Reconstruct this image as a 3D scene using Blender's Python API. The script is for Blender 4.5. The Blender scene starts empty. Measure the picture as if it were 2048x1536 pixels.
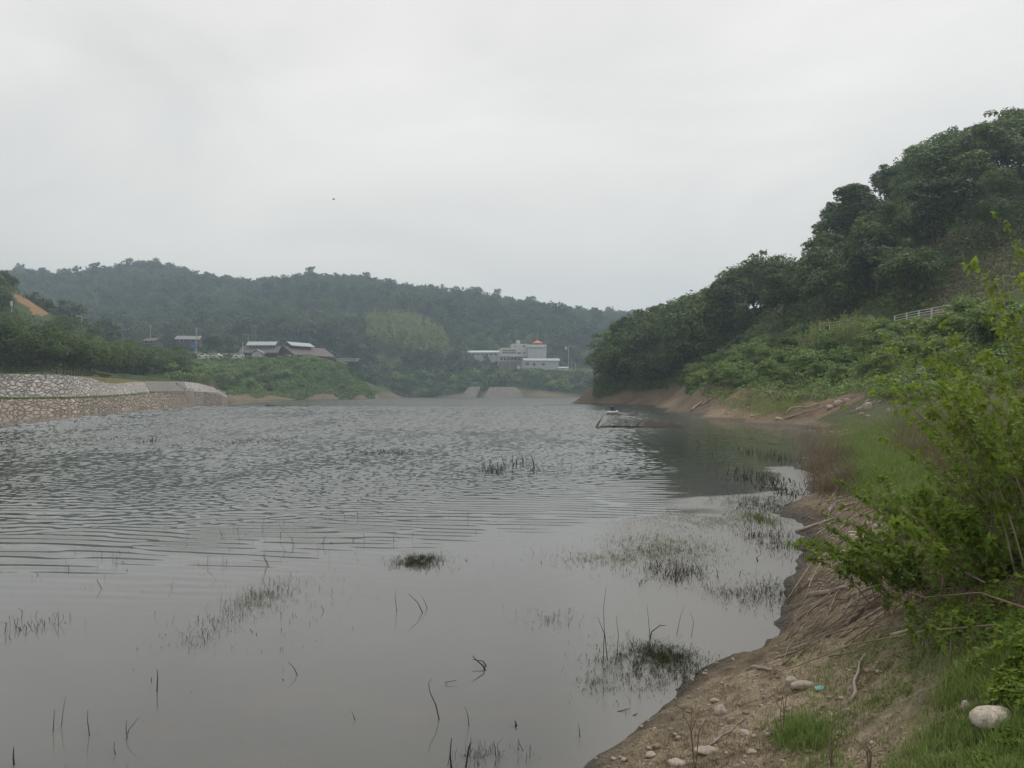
import bpy, bmesh, math, random
import numpy as np
from mathutils import Vector, Matrix
R = math.radians
rng = np.random.default_rng(7)
random.seed(7)
SC = bpy.context.scene
COL = SC.collection

# ------------------------------------------------------------------ camera
F, CX, CY, HOR, H = 1593.0, 1024.0, 768.0, 787.0, 2.45
PITCH = math.atan((HOR - CY) / F)
cam_data = bpy.data.cameras.new('camera')
cam = bpy.data.objects.new('camera', cam_data); COL.objects.link(cam)
cam.location = (0, 0, H); cam.rotation_euler = (R(90) + PITCH, 0, 0)
cam_data.sensor_width = 36; cam_data.lens = 36 * F / 2048
cam_data.clip_start = 0.05; cam_data.clip_end = 6000
SC.camera = cam

# ------------------------------------------------------------------ world, sun, exposure
SUN_EL, SUN_AZ = R(58), R(50)          # azimuth from +Y towards +X
world = bpy.data.worlds.new('World'); SC.world = world; world.use_nodes = True
def build_world():
    nt = world.node_tree; nt.nodes.clear(); N = nt.nodes.new; L = nt.links.new
    out = N('ShaderNodeOutputWorld'); bg = N('ShaderNodeBackground'); bg.inputs[1].default_value = 0.128
    sky = N('ShaderNodeTexSky'); sky.sky_type = 'NISHITA'; sky.sun_disc = False
    sky.sun_elevation = SUN_EL; sky.sun_rotation = SUN_AZ; sky.dust_density = 4
    hs = N('ShaderNodeHueSaturation'); hs.inputs['Saturation'].default_value = 0.12
    L(sky.outputs[0], hs.inputs['Color'])
    tc = N('ShaderNodeTexCoord'); mp = N('ShaderNodeMapping'); mp.inputs['Scale'].default_value = (1, 1, 2.6)
    L(tc.outputs['Generated'], mp.inputs[0])
    n1 = N('ShaderNodeTexNoise'); n1.inputs['Scale'].default_value = 2.1; n1.inputs['Detail'].default_value = 5; n1.inputs['Roughness'].default_value = 0.5
    n1.inputs['Distortion'].default_value = 0.5
    L(mp.outputs[0], n1.inputs['Vector'])
    cr = N('ShaderNodeValToRGB')
    cr.color_ramp.elements[0].position = 0.32; cr.color_ramp.elements[0].color = (6.55, 6.33, 6.08, 1)
    cr.color_ramp.elements[1].position = 0.66; cr.color_ramp.elements[1].color = (8.25, 7.95, 7.55, 1)
    L(n1.outputs['Fac'], cr.inputs[0])
    # the overcast layer is a little darker towards the horizon
    sx = N('ShaderNodeSeparateXYZ'); L(tc.outputs['Generated'], sx.inputs[0])
    mr = N('ShaderNodeMapRange'); mr.inputs[1].default_value = 0.0; mr.inputs[2].default_value = 0.3
    mr.inputs[3].default_value = 0.87; mr.inputs[4].default_value = 1.04
    L(sx.outputs['Z'], mr.inputs[0])
    mul = N('ShaderNodeMixRGB'); mul.blend_type = 'MULTIPLY'; mul.inputs[0].default_value = 1
    hz = ramp(N, [(0.0, (0.93, 0.875, 0.815)), (1.0, (1.0, 1.0, 1.0))]); mr.inputs[3].default_value = 0; mr.inputs[4].default_value = 1
    L(mr.outputs[0], hz.inputs[0]); L(cr.outputs[0], mul.inputs[1]); L(hz.outputs[0], mul.inputs[2])
    mx = N('ShaderNodeMixRGB'); mx.inputs[0].default_value = 0.9
    L(hs.outputs[0], mx.inputs[1]); L(mul.outputs[0], mx.inputs[2])
    L(mx.outputs[0], bg.inputs[0]); L(bg.outputs[0], out.inputs[0])
def ramp(N, pairs):
    r = N('ShaderNodeValToRGB'); el = r.color_ramp.elements
    while len(el) < len(pairs): el.new(0.5)
    for e, (p, c) in zip(el, pairs): e.position = p; e.color = (*c, 1)
    return r
build_world()
sun_l = bpy.data.lights.new('sun', 'SUN'); sun_l.energy = 1.5; sun_l.angle = R(25); sun_l.color = (1, 0.97, 0.93)
sun = bpy.data.objects.new('sun', sun_l); COL.objects.link(sun)
sd = Vector((math.sin(SUN_AZ) * math.cos(SUN_EL), math.cos(SUN_AZ) * math.cos(SUN_EL), math.sin(SUN_EL)))
sun.rotation_euler = sd.to_track_quat('Z', 'Y').to_euler(); sun.location = sd * 100
SC.view_settings.view_transform = 'Standard'; SC.view_settings.look = 'None'
SC.view_settings.exposure = 0.0; SC.view_settings.gamma = 1.0
SC.render.engine = 'CYCLES'
cy = SC.cycles
cy.max_bounces = 6; cy.diffuse_bounces = 3; cy.glossy_bounces = 3; cy.transmission_bounces = 3; cy.transparent_max_bounces = 6; cy.volume_bounces = 1
cy.use_denoising = True; cy.denoiser = "OPENIMAGEDENOISE"; cy.denoising_input_passes = "RGB_ALBEDO_NORMAL"; cy.denoising_prefilter = "ACCURATE"
cy.caustics_reflective = False; cy.caustics_refractive = False
cy.sample_clamp_indirect = 4

# ------------------------------------------------------------------ helpers
def W(px, py, D):
    """world point that lies at depth D (world Y) on the ray of photo pixel px, py"""
    u = -(py - CY) / F
    yy = math.cos(PITCH) - math.sin(PITCH) * u
    zz = math.sin(PITCH) + math.cos(PITCH) * u
    return Vector(((px - CX) / F / yy * D, D, H + zz / yy * D))
def wz(py, D): return W(CX, py, D).z
def tag(o, label=None, cat=None, group=None, kind=None):
    if label: o['label'] = label
    if cat: o['category'] = cat
    if group: o['group'] = group
    if kind: o['kind'] = kind
    return o
def empty(name, loc=(0, 0, 0), rz=0.0):
    o = bpy.data.objects.new(name, None); COL.objects.link(o)
    o.location = loc; o.rotation_euler = (0, 0, rz); o.empty_display_size = 0.2
    return o
def link(name, me, mat=None, parent=None, loc=None, rz=0.0):
    o = bpy.data.objects.new(name, me); COL.objects.link(o)
    if mat is not None and not me.materials: me.materials.append(mat)
    if parent is not None: o.parent = parent
    if loc is not None: o.location = loc
    if rz: o.rotation_euler = (0, 0, rz)
    return o
def mesh_np(name, V, faces, attrs=None, smooth=False):
    """faces: list of int arrays (n,3) or (n,4); attrs: {name: per-face array} in the order of the faces"""
    me = bpy.data.meshes.new(name)
    V = np.asarray(V, np.float32); faces = [np.asarray(f, np.int32) for f in faces if len(f)]
    me.vertices.add(len(V)); me.vertices.foreach_set('co', V.ravel())
    nl = sum(f.size for f in faces); nf = sum(len(f) for f in faces)
    me.loops.add(nl); me.polygons.add(nf)
    me.loops.foreach_set('vertex_index', np.concatenate([f.ravel() for f in faces]))
    tot = np.concatenate([np.full(len(f), f.shape[1], np.int32) for f in faces])
    st = np.concatenate([[0], np.cumsum(tot)[:-1]]).astype(np.int32)
    me.polygons.foreach_set('loop_start', st)
    try: me.polygons.foreach_set('loop_total', tot)
    except Exception: pass
    me.polygons.foreach_set('use_smooth', np.full(nf, smooth, bool))
    me.update(calc_edges=True)
    for k, a in (attrs or {}).items():
        at = me.attributes.new(k, 'FLOAT', 'FACE'); at.data.foreach_set('value', np.asarray(a, np.float32))
    return me
class MB:
    """collects shapes for ONE mesh"""
    def __init__(s): s.v = []; s.f = []; s.n = 0
    def add(s, V, Fs):
        for f in Fs: s.f.append(tuple(i + s.n for i in f))
        s.v.extend([tuple(p) for p in V]); s.n += len(V); return s
    def box(s, c, d, rz=0.0, top=1.0):
        """c centre of the base, d size, top scales the upper face"""
        x, y, z = d[0] / 2, d[1] / 2, d[2]
        P = [(-x, -y, 0), (x, -y, 0), (x, y, 0), (-x, y, 0)] + [(a * top, b * top, z) for a, b in ((-x, -y), (x, -y), (x, y), (-x, y))]
        cs, sn = math.cos(rz), math.sin(rz)
        P = [(c[0] + a * cs - b * sn, c[1] + a * sn + b * cs, c[2] + q) for a, b, q in P]
        return s.add(P, [(3, 2, 1, 0), (4, 5, 6, 7), (0, 1, 5, 4), (1, 2, 6, 5), (2, 3, 7, 6), (3, 0, 4, 7)])
    def tube(s, pts, rad, sides=6, cap=True):
        pts = [Vector(p) for p in pts]; n = len(pts)
        if not hasattr(rad, '__len__'): rad = [rad] * n
        V = []
        ref = Vector((0.31, 0.17, 0.93))
        for i, p in enumerate(pts):
            t = (pts[min(i + 1, n - 1)] - pts[max(i - 1, 0)])
            t = t.normalized() if t.length > 1e-9 else Vector((0, 0, 1))
            a = t.cross(ref)
            if a.length < 1e-3: a = t.cross(Vector((1, 0, 0)))
            a.normalize(); b = t.cross(a)
            for k in range(sides):
                an = 2 * math.pi * k / sides
                V.append(p + (a * math.cos(an) + b * math.sin(an)) * rad[i])
        Fs = [(i * sides + k, i * sides + (k + 1) % sides, (i + 1) * sides + (k + 1) % sides, (i + 1) * sides + k) for i in range(n - 1) for k in range(sides)]
        if cap: Fs += [tuple(range(sides))[::-1], tuple((n - 1) * sides + k for k in range(sides))]
        return s.add(V, Fs)
    def prism(s, prof, y0, y1):
        """profile of (x,z) swept along y"""
        n = len(prof)
        V = [(x, y0, z) for x, z in prof] + [(x, y1, z) for x, z in prof]
        return s.add(V, [tuple(range(n)), tuple(range(2 * n - 1, n - 1, -1))] + [((k + 1) % n, k, n + k, n + (k + 1) % n) for k in range(n)])
    def mesh(s, name, smooth=False, bevel=0):
        me = bpy.data.meshes.new(name); me.from_pydata(s.v, [], s.f)
        bm = bmesh.new(); bm.from_mesh(me)
        bmesh.ops.recalc_face_normals(bm, faces=bm.faces)
        if bevel: bmesh.ops.bevel(bm, geom=list(bm.edges), offset=bevel, segments=1, affect='EDGES')
        bm.to_mesh(me); bm.free()
        if smooth: me.polygons.foreach_set('use_smooth', [True] * len(me.polygons))
        me.update(); return me
    def build(s, name, mat, parent=None, loc=None, rz=0.0, smooth=False, bevel=0):
        return link(name, s.mesh(name, smooth, bevel), mat, parent, loc, rz)
def copy_tree(o, parent=None):
    c = o.copy(); COL.objects.link(c)
    if parent is not None: c.parent = parent
    for ch in list(o.children): copy_tree(ch, c)
    return c

def vnoise(x, y, seed=0):
    x = np.asarray(x, float); y = np.asarray(y, float)
    xi = np.floor(x).astype(np.int64); yi = np.floor(y).astype(np.int64); xf = x - xi; yf = y - yi
    def h(a, b):
        n = (a * 374761393 + b * 668265263 + seed * 144269) & 0xffffffff
        n = ((n ^ (n >> 13)) * 1274126177) & 0xffffffff
        return ((n ^ (n >> 16)) & 0xffff) / 65535.0
    u = xf * xf * (3 - 2 * xf); v = yf * yf * (3 - 2 * yf)
    return (h(xi, yi) * (1 - u) + h(xi + 1, yi) * u) * (1 - v) + (h(xi, yi + 1) * (1 - u) + h(xi + 1, yi + 1) * u) * v
def fbm(x, y, seed=0, oct=4):
    a, t, s = 0.5, 0, 0
    for o in range(oct):
        t = t + a * (vnoise(x, y, seed + o) - 0.5); s += a; a *= 0.5; x = x * 2.03; y = y * 2.03
    return t / s

# ------------------------------------------------------------------ materials
def new_mat(name):
    m = bpy.data.materials.new(name); m.use_nodes = True
    nt = m.node_tree; nt.nodes.clear()
    return m, nt, nt.nodes.new, nt.links.new
def ramp(N, pairs):
    r = N('ShaderNodeValToRGB'); el = r.color_ramp.elements
    while len(el) < len(pairs): el.new(0.5)
    for e, (p, c) in zip(el, pairs): e.position = p; e.color = (*c, 1)
    return r
def plain(name, c, rough=0.8, var=0.15, scale=2.0, c2=None, bump=0.0, metal=0.0, spec=0.3):
    m, nt, N, L = new_mat(name)
    out = N('ShaderNodeOutputMaterial'); b = N('ShaderNodeBsdfPrincipled')
    b.inputs['Roughness'].default_value = rough; b.inputs['Metallic'].default_value = metal; b.inputs['Specular IOR Level'].default_value = spec
    tc = N('ShaderNodeTexCoord'); n = N('ShaderNodeTexNoise'); n.inputs['Scale'].default_value = scale; n.inputs['Detail'].default_value = 6; n.inputs['Roughness'].default_value = 0.65
    L(tc.outputs['Object'], n.inputs['Vector'])
    lo = tuple(x * (1 - var) for x in c) if c2 is None else c2
    r = ramp(N, [(0.3, lo), (0.7, tuple(min(1, x * (1 + var)) for x in c))])
    L(n.outputs['Fac'], r.inputs[0]); L(r.outputs[0], b.inputs['Base Color'])
    if bump:
        bp = N('ShaderNodeBump'); bp.inputs['Strength'].default_value = 0.6; bp.inputs['Distance'].default_value = bump
        L(n.outputs['Fac'], bp.inputs['Height']); L(bp.outputs[0], b.inputs['Normal'])
    L(b.outputs[0], out.inputs[0]); return m
def leafmat(name, dark, light, transl=0.3, clump=0.45, treevar=0.5, rough=0.55, stands=0.0):
    """leaf colour varies per leaf (rnd), per clump (noise) and per plant"""
    m, nt, N, L = new_mat(name)
    out = N('ShaderNodeOutputMaterial'); b = N('ShaderNodeBsdfPrincipled'); t = N('ShaderNodeBsdfTranslucent'); mix = N('ShaderNodeMixShader')
    b.inputs['Roughness'].default_value = rough; b.inputs['Specular IOR Level'].default_value = 0.25
    at = N('ShaderNodeAttribute'); at.attribute_name = 'rnd'
    tc = N('ShaderNodeTexCoord'); n = N('ShaderNodeTexNoise'); n.inputs['Scale'].default_value = clump; n.inputs['Detail'].default_value = 2
    L(tc.outputs['Object'], n.inputs['Vector'])
    oi = N('ShaderNodeObjectInfo')
    a1 = N('ShaderNodeMath'); a1.operation = 'MULTIPLY_ADD'; a1.inputs[1].default_value = 0.45
    L(at.outputs['Fac'], a1.inputs[0]); 
    a2 = N('ShaderNodeMath'); a2.operation = 'MULTIPLY_ADD'; a2.inputs[1].default_value = 0.9; a2.inputs[2].default_value = -0.2 - treevar * 0.5
    L(n.outputs['Fac'], a2.inputs[0]); L(a2.outputs[0], a1.inputs[2])
    a3 = N('ShaderNodeMath'); a3.operation = 'MULTIPLY_ADD'; a3.inputs[1].default_value = treevar
    L(oi.outputs['Random'], a3.inputs[0]); L(a1.outputs[0], a3.inputs[2])
    src = a3.outputs[0]
    if stands:
        ge = N('ShaderNodeNewGeometry'); sn = N('ShaderNodeTexNoise'); sn.inputs['Scale'].default_value = 0.011; sn.inputs['Detail'].default_value = 4; L(ge.outputs['Position'], sn.inputs['Vector'])
        a4 = N('ShaderNodeMath'); a4.operation = 'MULTIPLY_ADD'; a4.inputs[1].default_value = stands; L(sn.outputs['Fac'], a4.inputs[0])
        a5 = N('ShaderNodeMath'); a5.operation = 'SUBTRACT'; a5.inputs[1].default_value = stands * 0.5; L(a3.outputs[0], a5.inputs[0]); L(a5.outputs[0], a4.inputs[2]); src = a4.outputs[0]
    r = ramp(N, [(0.0, dark), (1.0, light)]); L(src, r.inputs[0])
    L(r.outputs[0], b.inputs['Base Color']); L(r.outputs[0], t.inputs['Color'])
    mix.inputs[0].default_value = transl
    L(b.outputs[0], mix.inputs[1]); L(t.outputs[0], mix.inputs[2]); L(mix.outputs[0], out.inputs[0]); return m
M = {}
M['leaf_forest'] = leafmat('forest_leaf', treevar=0.75, dark=(0.018, 0.034, 0.011), light=(0.145, 0.215, 0.050))
M['leaf_pale'] = leafmat('pale_leaf', (0.055, 0.100, 0.026), (0.135, 0.200, 0.055))
M['leaf_grove'] = leafmat('grove_leaf', (0.046, 0.086, 0.022), (0.140, 0.190, 0.050))
M['leaf_shrub'] = leafmat('shrub_leaf', (0.090, 0.160, 0.036), (0.275, 0.370, 0.100), clump=0.8)
M['leaf_far'] = leafmat('far_leaf', (0.024, 0.046, 0.022), (0.105, 0.140, 0.055), treevar=0.8, stands=3.0)
M['leaf_bamboo'] = leafmat('bamboo_leaf', (0.200, 0.250, 0.070), (0.340, 0.390, 0.130))
M['leaf_near'] = leafmat('near_leaf', (0.060, 0.120, 0.015), (0.260, 0.350, 0.045), transl=0.48, clump=2.0, treevar=0.2)
M['grass'] = leafmat('grass_blade', (0.115, 0.185, 0.042), (0.270, 0.350, 0.095), transl=0.3, clump=1.2, treevar=0.1)
M['dry_grass'] = leafmat('dry_blade', (0.110, 0.085, 0.055), (0.230, 0.180, 0.110), transl=0.2, clump=1.0, treevar=0.1)
M['weed'] = leafmat('wet_weed', (0.016, 0.018, 0.009), (0.055, 0.068, 0.018), transl=0.1, clump=1.6, treevar=0.2)
M['weed_green'] = leafmat('green_weed', (0.060, 0.075, 0.018), (0.165, 0.190, 0.042), transl=0.15, clump=1.6, treevar=0.2)
M['bark'] = plain('bark', (0.085, 0.068, 0.052), 0.9, 0.4, 3.0, bump=0.02)
M['twig'] = plain('dead_twig', (0.15, 0.115, 0.085), 0.85, 0.35, 6.0)
M['drift'] = plain('driftwood', (0.27, 0.225, 0.185), 0.85, 0.4, 9.0, bump=0.004)
M['cane'] = plain('shrub_cane', (0.20, 0.15, 0.11), 0.8, 0.35, 5.0)
M['wet_stick'] = plain('wet_stick', (0.035, 0.028, 0.024), 0.5, 0.4, 8.0)
M['rock'] = plain('pale_rock', (0.37, 0.31, 0.26), 0.85, 0.35, 5.0, bump=0.01)
M['rock_brown'] = plain('brown_rock', (0.26, 0.20, 0.155), 0.9, 0.35, 8.0, bump=0.01)
M['boulder'] = plain('boulder_stone', (0.42, 0.365, 0.31), 0.9, 0.5, 7.0, bump=0.02)
M['white'] = plain('white_paint', (0.50, 0.50, 0.49), 0.5, 0.08, 1.0)
M['steel'] = plain('pole_steel', (0.42, 0.42, 0.42), 0.6, 0.15, 1.0)
M['wood_dark'] = plain('dark_wood', (0.050, 0.034, 0.028), 0.8, 0.3, 4.0)
M['plaster'] = plain('grey_plaster', (0.50, 0.49, 0.46), 0.9, 0.12, 0.5)
M['plaster_light'] = plain('light_plaster', (0.60, 0.59, 0.57), 0.9, 0.10, 0.5)
M['panel'] = plain('wall_panel', (0.42, 0.43, 0.44), 0.8, 0.10, 0.5)
M['concrete'] = plain('concrete', (0.165, 0.150, 0.130), 0.9, 0.3, 0.4)
M['metal_roof'] = plain('metal_roof', (0.36, 0.39, 0.42), 0.45, 0.08, 0.6)
M['brown_roof'] = plain('brown_roof', (0.135, 0.115, 0.105), 0.8, 0.2, 1.5)
M['brown_wall'] = plain('brown_wall', (0.105, 0.080, 0.065), 0.85, 0.2, 1.0)
M['green_roof'] = plain('pale_green_roof', (0.46, 0.56, 0.52), 0.6, 0.1, 0.6)
M['grey_roof'] = plain('grey_tile_roof', (0.22, 0.22, 0.24), 0.7, 0.15, 1.0)
M['glass'] = plain('window_glass', (0.03, 0.035, 0.04), 0.15, 0.3, 0.4, spec=0.5)
M['orange'] = plain('orange_cloth', (0.75, 0.22, 0.09), 0.8, 0.08, 0.7)
M['blue'] = plain('blue_sign', (0.06, 0.14, 0.42), 0.6, 0.1, 0.7)
M['skin'] = plain('skin', (0.42, 0.27, 0.20), 0.6, 0.05)
M['shirt_white'] = plain('white_cloth', (0.68, 0.68, 0.66), 0.9, 0.08)
M['cloth_dark'] = plain('dark_cloth', (0.030, 0.032, 0.042), 0.9, 0.2)
M['cloth_grey'] = plain('grey_cloth', (0.12, 0.12, 0.14), 0.9, 0.2)
M['red_rubber'] = plain('dark_red_rubber', (0.17, 0.03, 0.035), 0.5, 0.1)
M['white_rubber'] = plain('white_rubber', (0.48, 0.48, 0.49), 0.5, 0.06)
M['car_white'] = plain('white_car_paint', (0.72, 0.72, 0.73), 0.3, 0.03, spec=0.5)
M['car_dark'] = plain('dark_car_paint', (0.06, 0.07, 0.09), 0.3, 0.03, spec=0.5)
M['tyre'] = plain('tyre_rubber', (0.02, 0.02, 0.02), 0.8, 0.1)
M['teal'] = plain('teal_plastic', (0.12, 0.32, 0.27), 0.6, 0.1)
M['earth_orange'] = plain('orange_earth', (0.42, 0.235, 0.13), 0.95, 0.3, 0.3, bump=0.1)
M['asphalt'] = plain('asphalt', (0.06, 0.06, 0.06), 0.9, 0.2, 1.0)

def step_shade_mat(name, c, pitch):
    """cut stone steps with a shadow line painted in at the foot of each riser"""
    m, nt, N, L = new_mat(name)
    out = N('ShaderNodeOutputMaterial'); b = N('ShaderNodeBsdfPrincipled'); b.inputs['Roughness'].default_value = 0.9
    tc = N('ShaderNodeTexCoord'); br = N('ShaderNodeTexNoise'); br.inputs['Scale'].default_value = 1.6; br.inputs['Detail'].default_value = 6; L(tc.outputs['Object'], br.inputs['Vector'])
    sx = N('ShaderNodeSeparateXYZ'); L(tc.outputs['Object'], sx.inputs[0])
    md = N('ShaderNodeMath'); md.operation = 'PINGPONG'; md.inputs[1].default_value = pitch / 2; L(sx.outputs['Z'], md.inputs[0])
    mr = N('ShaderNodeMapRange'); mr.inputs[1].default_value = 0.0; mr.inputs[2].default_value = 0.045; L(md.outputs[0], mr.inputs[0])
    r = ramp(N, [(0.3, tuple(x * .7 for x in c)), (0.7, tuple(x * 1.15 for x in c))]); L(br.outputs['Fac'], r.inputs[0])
    mx = N('ShaderNodeMixRGB'); mx.inputs[1].default_value = (0.07, 0.06, 0.05, 1); L(mr.outputs[0], mx.inputs[0]); L(r.outputs[0], mx.inputs[2])  # dark stripes paint the shadow under each step edge into the stone colour
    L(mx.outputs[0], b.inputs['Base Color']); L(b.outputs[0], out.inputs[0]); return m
def stone_mat(name, lo, hi, joint, scale):
    m, nt, N, L = new_mat(name)
    out = N('ShaderNodeOutputMaterial'); b = N('ShaderNodeBsdfPrincipled'); b.inputs['Roughness'].default_value = 0.9; b.inputs['Specular IOR Level'].default_value = 0.2
    tc = N('ShaderNodeTexCoord'); mp = N('ShaderNodeMapping'); mp.inputs['Scale'].default_value = (1, 1, 1.35); L(tc.outputs['Object'], mp.inputs[0])
    dn = N('ShaderNodeTexNoise'); dn.inputs['Scale'].default_value = 0.9; L(mp.outputs[0], dn.inputs['Vector'])
    ad = N('ShaderNodeVectorMath'); ad.operation = 'MULTIPLY_ADD'; ad.inputs[1].default_value = (0.9, 0.9, 0.9)
    L(dn.outputs['Color'], ad.inputs[0]); L(mp.outputs[0], ad.inputs[2])
    v1 = N('ShaderNodeTexVoronoi'); v1.inputs['Scale'].default_value = scale; v1.inputs['Randomness'].default_value = 0.9
    v2 = N('ShaderNodeTexVoronoi'); v2.feature = 'DISTANCE_TO_EDGE'; v2.inputs['Scale'].default_value = scale; v2.inputs['Randomness'].default_value = 0.9
    L(ad.outputs[0], v1.inputs['Vector']); L(ad.outputs[0], v2.inputs['Vector'])
    sx = N('ShaderNodeSeparateColor'); L(v1.outputs['Color'], sx.inputs[0])
    c = ramp(N, [(0.0, lo), (1.0, hi)]); L(sx.outputs[0], c.inputs[0])
    nz = N('ShaderNodeTexNoise'); nz.inputs['Scale'].default_value = 2.5; nz.inputs['Detail'].default_value = 6; L(tc.outputs['Object'], nz.inputs['Vector'])
    st = ramp(N, [(0.3, (0.62, 0.6, 0.58)), (0.65, (1.08, 1.06, 1.04))]); L(nz.outputs['Fac'], st.inputs[0])
    mm = N('ShaderNodeMixRGB'); mm.blend_type = 'MULTIPLY'; mm.inputs[0].default_value = 1; L(c.outputs[0], mm.inputs[1]); L(st.outputs[0], mm.inputs[2])
    jr = N('ShaderNodeMapRange'); jr.inputs[1].default_value = 0.012; jr.inputs[2].default_value = 0.065; L(v2.outputs['Distance'], jr.inputs[0])
    mj = N('ShaderNodeMixRGB'); mj.inputs[1].default_value = (*joint, 1); L(jr.outputs[0], mj.inputs[0]); L(mm.outputs[0], mj.inputs[2])
    bp = N('ShaderNodeBump'); bp.inputs['Distance'].default_value = 0.22; bp.inputs['Strength'].default_value = 1.0
    j2 = N('ShaderNodeMapRange'); j2.inputs[2].default_value = 0.25; L(v2.outputs['Distance'], j2.inputs[0]); L(j2.outputs[0], bp.inputs['Height'])
    L(mj.outputs[0], b.inputs['Base Color']); L(bp.outputs[0], b.inputs['Normal']); L(b.outputs[0], out.inputs[0]); return m
M['wall_upper'] = stone_mat('pale_masonry', (0.40, 0.375, 0.345), (0.60, 0.565, 0.53), (0.12, 0.105, 0.095), 1.45)
M['wall_lower'] = stone_mat('tan_masonry', (0.33, 0.28, 0.23), (0.50, 0.43, 0.36), (0.10, 0.085, 0.072), 1.40)

# ------------------------------------------------------------------ terrain: one polar sheet, heights fitted through control points
def shoreD(py): return H * F / (py - HOR)
ctl = []
def c(px, D, z): ctl.append((px, D, z))
def cp(px, py, D): ctl.append((px, D, wz(py, D)))
# water edge of the near bank and of the cove
near_edge = [(200, 2600), (600, 2150), (820, 1900), (1010, 1690), (1168, 1536), (1240, 1480), (1290, 1432), (1340, 1390), (1420, 1338), (1500, 1306), (1555, 1262), (1578, 1205), (1572, 1160), (1592, 1105),
             (1606, 1050), (1613, 1000), (1614, 970), (1614, 945), (1613, 920), (1611, 904), (1610, 890), (1612, 878), (1618, 868)]
for px, py in near_edge:
    D = shoreD(py); s = 42 if py > 1300 else 30
    if py < 1000: s = 12 + (py - 868) * 0.14; c(px - 70, D, -0.4)
    c(px, D, 0.0); c(px - s, D, -0.02 * s / 1593 * D * 10 - 0.03); c(px + s, D, 0.10 * min(1, D / 7))
cove = [(1600, 858), (1560, 852), (1480, 841), (1400, 830), (1360, 818), (1310, 811), (1250, 809), (1190, 808), (1158, 808)]
for px, D, z in ((1140, 178, -.8), (1140, 192, -.8), (1120, 186, -1), (1100, 200, -1.5), (1150, 204, -1.0)): c(px, D, z)
for px, py in cove:
    D = shoreD(py); c(px, D, 0.0); c(px, D * 0.94, -0.5)
# near bank ground
for t in [(1600, 4.0, .50), (1350, 4.6, .22), (2048, 3.05, .95), (1985, 3.55, .98), (2300, 3.0, 1.15), (2700, 3.0, 1.3), (1700, 4.7, .62), (1500, 5.6, .30), (2048, 3.9, 1.18), (1800, 5.5, .82),
          (1650, 7.0, .40), (2048, 5.0, 1.35), (2300, 4.5, 1.5), (2700, 5, 1.8), (1750, 10.8, .60), (1680, 12.5, .32), (1900, 10.6, 1.0), (2048, 8.0, 1.4), (2400, 8, 2.0), (1700, 17, .70), (1800, 20, 1.0),
          (1660, 27, .5), (2048, 20, 1.7), (2400, 20, 2.8), (1750, 34, 1.1), (1660, 46, .55), (1710, 52, 1.0), (1850, 45, 1.3), (2048, 42, 2.2), (2400, 40, 4.5), (1000, 2.0, .62), (1400, 2.0, .80), (2000, 2.0, 1.0),
          (2600, 2.0, 1.1), (600, 1.5, .5), (1400, 1.2, .82), (0, 1.3, .45), (-500, 1.3, .3), (1650, 68, 2.1), (1800, 56, 2.4), (1950, 50, 2.9)]: c(*t)
# shrub slope up to the railed road
for px, D, z in [(1540, 66, 1.3), (1480, 82, 2.3), (1400, 102, 2.5), (1560, 82, 3.6), (1500, 105, 6.0), (1420, 125, 5.5), (1640, 88, 6.6), (1750, 74, 6.4), (1880, 62, 6.0), (2048, 56, 6.6), (2400, 52, 8),
                 (1400, 150, 9.3), (1500, 126, 9.9), (1650, 102, 10.3), (1790, 86, 9.6), (1900, 75, 9.4), (2048, 67, 9.6), (2400, 60, 10.5),
                 (1650, 107, 10.4), (1790, 91, 9.9), (1900, 80, 9.8), (2048, 72, 10), (2400, 65, 11)]: c(px, D, z)
# wooded hill
for px, D, z in [(2400, 110, 40), (2400, 180, 46), (2048, 122, 36), (2048, 95, 20), (2048, 190, 37), (1900, 132, 36), (1900, 105, 21), (1900, 200, 36), (1750, 145, 33), (1750, 115, 19), (1750, 210, 32), (1650, 153, 26), (1650, 128, 18),
                 (1650, 215, 23), (1590, 162, 18.5), (1590, 215, 15), (1500, 165, 18), (1500, 145, 13.5), (1500, 225, 12), (1400, 178, 14.5), (1400, 230, 8), (1320, 188, 13), (1320, 235, 4), (1250, 194, 9), (1250, 222, 0), (1190, 194, 5), (1190, 206, 0),
                 (1180, 220, -2), (1300, 270, -2), (1450, 270, -1), (1600, 300, 5), (1360, 146, 3.6), (1330, 168, 3.9), (1250, 184, 4.0), (1190, 190.5, 3.8), (1370, 160, 7), (1250, 190, 6.5), (2048, 300, 30), (2700, 200, 45)]: c(px, D, z)
for px, D, z in [(1300, 300, -2), (1300, 440, -1.5), (1600, 420, 2), (1600, 360, 3)]: c(px, D, z)
# lake bed
for px in range(-800, 1160, 190):
    for D in (4.5, 8, 16, 30, 60): c(px if D > 5 else min(px, 700), D, -0.35 - D * 0.012)
for px in (1250, 1400, 1500): 
    for D in (12, 20, 35, 55): c(px, D, -0.4)
for px in (1230, 1330): c(px, 100, -1); 
for px in range(420, 1150, 120): c(px, 110, -2); c(px, 180, -2)
for px in range(620, 1150, 100): c(px, 260, -2)
for px in range(780, 1170, 80): c(px, 400, -2)
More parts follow.
